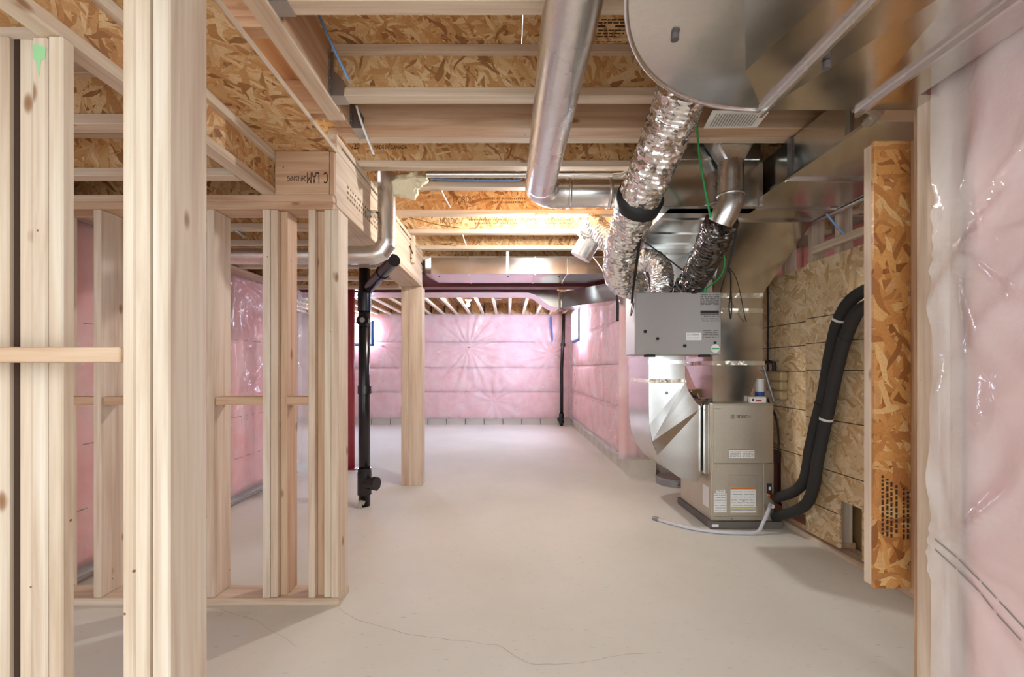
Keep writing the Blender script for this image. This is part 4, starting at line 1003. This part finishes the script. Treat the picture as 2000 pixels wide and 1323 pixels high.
# refrigerant lines
for k, (pts, lab) in enumerate([
    ([(2.16, 2.10, 1.62), (2.06, 2.20, 1.64), (2.05, 2.45, Z_(552, 2.45)), at(1672, 578, 2.64), at(1640, 622, 2.76), at(1622, 690, 2.86), at(1608, 770, 2.93), at(1594, 825, 2.99), at(1582, 880, 3.03), at(1576, 920, 3.05), at(1568, 944, 3.1), at(1548, 962, 3.22), at(1515, 973, 3.40)], 'upper black foam-insulated refrigerant line curving from the OSB wall into the furnace'),
    ([(2.16, 2.12, 1.52), (2.05, 2.22, 1.54), (2.04, 2.40, Z_(582, 2.40)), at(1682, 604, 2.54), at(1655, 650, 2.69), at(1635, 720, 2.78), at(1620, 790, 2.86), at(1607, 850, 2.92), at(1596, 905, 2.965), at(1590, 945, 2.985), at(1577, 982, 3.06), at(1550, 1000, 3.2), at(1514, 1010, 3.40)], 'lower black foam-insulated refrigerant line curving from the OSB wall into the furnace')]):
    r = .0355; P = spline(pts, 14)
    o = MB().tube(P, r, 20, rf=lambda i, t, p: r*(1+.05*noise.noise(p*30))).build('line_skin', 'rubber_black', None, True)
    R = root_with(o, 'refrigerant_line', lab, 'pipe')
    for q in ((56, 88) if k == 0 else (58, 90)):
        MB().tube([P[q], P[q+1]], r+.003, 20).build('tape_wrap', 'white_plastic' if (k, q) in ((0, 56), (1, 90)) else 'strap_black', R, True)
# clear drain hose
P0 = at(1504, 987, 3.37)
def fp(px, py): Y = FPX*CH/(py-VY); return (X_(px, Y), Y, .014)
wire('drain_hose', [P0, at(1500, 1000, 3.33), at(1490, 1022, 3.31), (fp(1470, 1040)[0], 3.28, .02), fp(1440, 1045), fp(1400, 1043), fp(1350, 1036), fp(1310, 1026), fp(1283, 1018)], .0125, 'clear_hose', 'clear plastic drain hose lying on the floor in front of the furnace', 'hose', n=12, seg=12)
h0, h1 = fp(1286, 1019), fp(1276, 1016)
o = MB().cyl((h0[0], h0[1], .016), (h1[0], h1[1], .016), .016, 12).build('hose_connector', 'lead_grey'); tag(o, 'grey connector on the loose end of the drain hose', 'connector')
# ------------------------------------------------------------------ BLACK DRAIN STACK
ds = empty('drain_stack', (-1.254, 3.98, 0), 'black plastic drain stack with a cleanout, standing on the floor beside the red column', 'pipe')
DX, DY, DR = -1.254, 3.98, .049
MB().tube([(DX, DY, 0), (DX-.003, DY, .9), (DX, DY, 2.07)], DR, 28).build('pipe', 'abs_black', ds, True)
def collar(z0, z1, r=.058, nm='coupling'): MB().tube([(DX, DY, z0), (DX, DY, z1)], r, 28).build(nm, 'abs_black', ds, False)
collar(.10, .30, .060, 'cleanout_body'); collar(.27, .33); collar(.98, 1.05); collar(1.70, 1.86)
cz = .205
MB().tube([(DX+.02, DY-.02, cz), (DX+.10, DY-.05, cz)], .05, 20).build('cleanout_neck', 'abs_black', ds)
cc = MB().tube([(DX+.09, DY-.045, cz), (DX+.125, DY-.06, cz)], .06, 8).build('cleanout_cap', 'abs_black', ds)
MB().tube([(DX+.005, DY-.02, 1.60), (DX+.005, DY-.075, 1.615)], .052, 20).build('inspection_port', 'abs_black', ds)
MB().cyl((DX+.005, DY-.075, 1.615), (DX+.005, DY-.082, 1.616), .022, 14).build('port_plate', 'lead_grey', ds)
MB().tube([(DX, DY, 1.84), (DX+.03, DY-.0, 1.90), (-.826, 3.30, 1.985)], .047, 24).build('branch_pipe', 'abs_black', ds, False)
a, b = Vector((DX+.03, DY, 1.90)), Vector((-.826, 3.30, 1.985))
MB().tube([a.lerp(b, .55), a.lerp(b, .62)], .054, 24).build('branch_coupling', 'abs_black', ds)
MB().tube([(DX-.02, DY-.055, .0), (DX-.01, DY-.06, .05), (DX+.02, DY-.055, .04)], .02, 10, rf=lambda i, t, p: .022*(1+.5*noise.noise(p*60+Vector((t, 0, 0))))).build('mortar_lump', 'block_concrete', ds)
# far drain pipe in the corner
fd = empty('corner_drain_pipe', (1.13, 9.5, 0), 'thin black drain pipe in the far corner of the pink walls', 'pipe')
MB().tube([(1.12, 9.5, 0), (1.12, 9.5, 1.2), (1.14, 9.5, 1.6), (1.155, 9.52, 1.75), (1.165, 9.52, 2.34)], .036, 16).build('pipe', 'abs_black', fd, True)
MB().cyl((1.12, 9.5, .06), (1.12, 9.5, .26), .055, 16).build('cleanout_body', 'abs_black', fd)
MB().cyl((1.11, 9.46, .15), (1.06, 9.36, .15), .05, 12).build('cleanout_cap', 'abs_black', fd)
MB().cyl((1.147, 9.51, 1.66), (1.157, 9.52, 1.72), .05, 16).build('coupling', 'abs_black', fd)
# ------------------------------------------------------------------ SMALL THINGS AROUND THE FURNACE
sx, sy = X_(1320, 4.75), 4.75
sp_ = empty('sump_lid', (sx, sy, 0), 'round grey sump lid on the floor behind the rounded return boot', 'lid')
MB().tube([(sx, sy, 0), (sx, sy, .06), (sx, sy, .072)], .2, 40, rf=lambda i, t, p: (.20, .20, .185)[i]).build('lid', 'lead_grey', sp_)
MB().cyl((sx-.05, sy-.19, .04), (sx-.045, sy-.212, .04), .012, 10).build('valve', 'lead_grey', sp_)
wt = empty('wall_tank', (2.08, 3.52, .96), 'beige plastic tank with a black elbow on the OSB wall behind the furnace', 'tank')
for k in range(3):
    board('tank_section', (2.05, 2.111), (3.42, 3.63), (.962+.072*k, 1.031+.072*k), 'tank_beige', wt, .012)
MB().tube([(2.075, 3.55, 1.175), (2.075, 3.55, 1.245), (2.07, 3.60, 1.25), (2.06, 3.68, 1.25)], .016, 12).build('elbow_pipe', 'abs_black', wt)
cb = empty('cleaner_can', (1.953, 3.53, .941), 'white and blue can standing on the furnace top behind the plenum', 'can')
cbx = 1.953
MB().cyl((cbx, 3.53, .941), (cbx, 3.53, 1.12), .032, 20).build('can_body', 'white_plastic', cb, False)
MB().cyl((cbx, 3.53, .985), (cbx, 3.53, 1.02), .0328, 20).build('blue_band', 'blue_print', cb, False)
ct = empty('carton', (1.88, 3.44, .94), 'small white carton with red print on the furnace top', 'box')
board('carton_body', (1.825, 1.94), (3.418, 3.463), (.9405, .985), 'paper_white', ct)
MB().box((1.865, 1.905), (3.4168, 3.418), (.952, .962)).build('red_mark', 'red_print', ct)
MB().box((1.833, 1.848), (3.4168, 3.418), (.955, .972)).build('black_mark', 'print_dark', ct)
# crumpled manuals on the filter rack
mm = bmesh.new(); bmesh.ops.create_grid(mm, x_segments=14, y_segments=10, size=1)
for v in mm.verts: v.co = Vector((v.co.x*.085, v.co.y*.07, .02*noise.noise(v.co*2.2)+.02*abs(v.co.x)+.008*noise.noise(v.co*5)))
me = bpy.data.meshes.new('manual_bag'); mm.to_mesh(me); mm.free(); me.polygons.foreach_set('use_smooth', [True]*len(me.polygons))
mb_ = link('manual_bag', me, 'foil_flex', None, (1.468, 3.57, .968)); mb_.rotation_euler = (0, .5, 0); tag(mb_, 'crumpled plastic bag of manuals lying beside the furnace top', 'bag')
cbd = board('cardboard_flap', (X_(1332, 3.85), X_(1362, 3.85)), (3.85, 3.9), (.95, 1.02), 'cardboard'); tag(cbd, 'small cardboard piece wedged behind the furnace collar', 'cardboard')
ec = wire('power_cord', [at(1499, 540, 3.66), at(1500, 620, 3.66), (2.09, 3.662, 1.25), (2.09, 3.662, .98), (2.08, 3.62, .92), (2.058, 3.5, .83), (2.05, 3.45, .7), (2.05, 3.45, .49)], .007, 'rubber_black', 'dark cable running down beside the furnace and plenum', 'cable')
wire('thin_cable', [at(1422, 520, 3.1), at(1440, 550, 3.3), at(1455, 620, 3.42), at(1458, 628, 3.43)], .003, 'rubber_black', 'thin dark cable across the plenum tape', 'cable')
wire('metal_conduit', [at(1490, 712, 3.5), at(1500, 745, 3.48), at(1512, 786, 3.46)], .010, 'lead_grey', 'slim metal conduit leaning from the plenum to the furnace top', 'conduit')
dc = board('red_carton', (X_(1520, 3.9), X_(1552, 3.9)), (3.9, 4.1), (.0, .52), 'carton_brown'); tag(dc, 'brown package stored in the opening behind the furnace', 'box')
MB().box((X_(1528, 3.9), X_(1538, 3.9)), (3.8985, 3.9), (.43, .48)).build('white_mark', 'paper_white', dc)
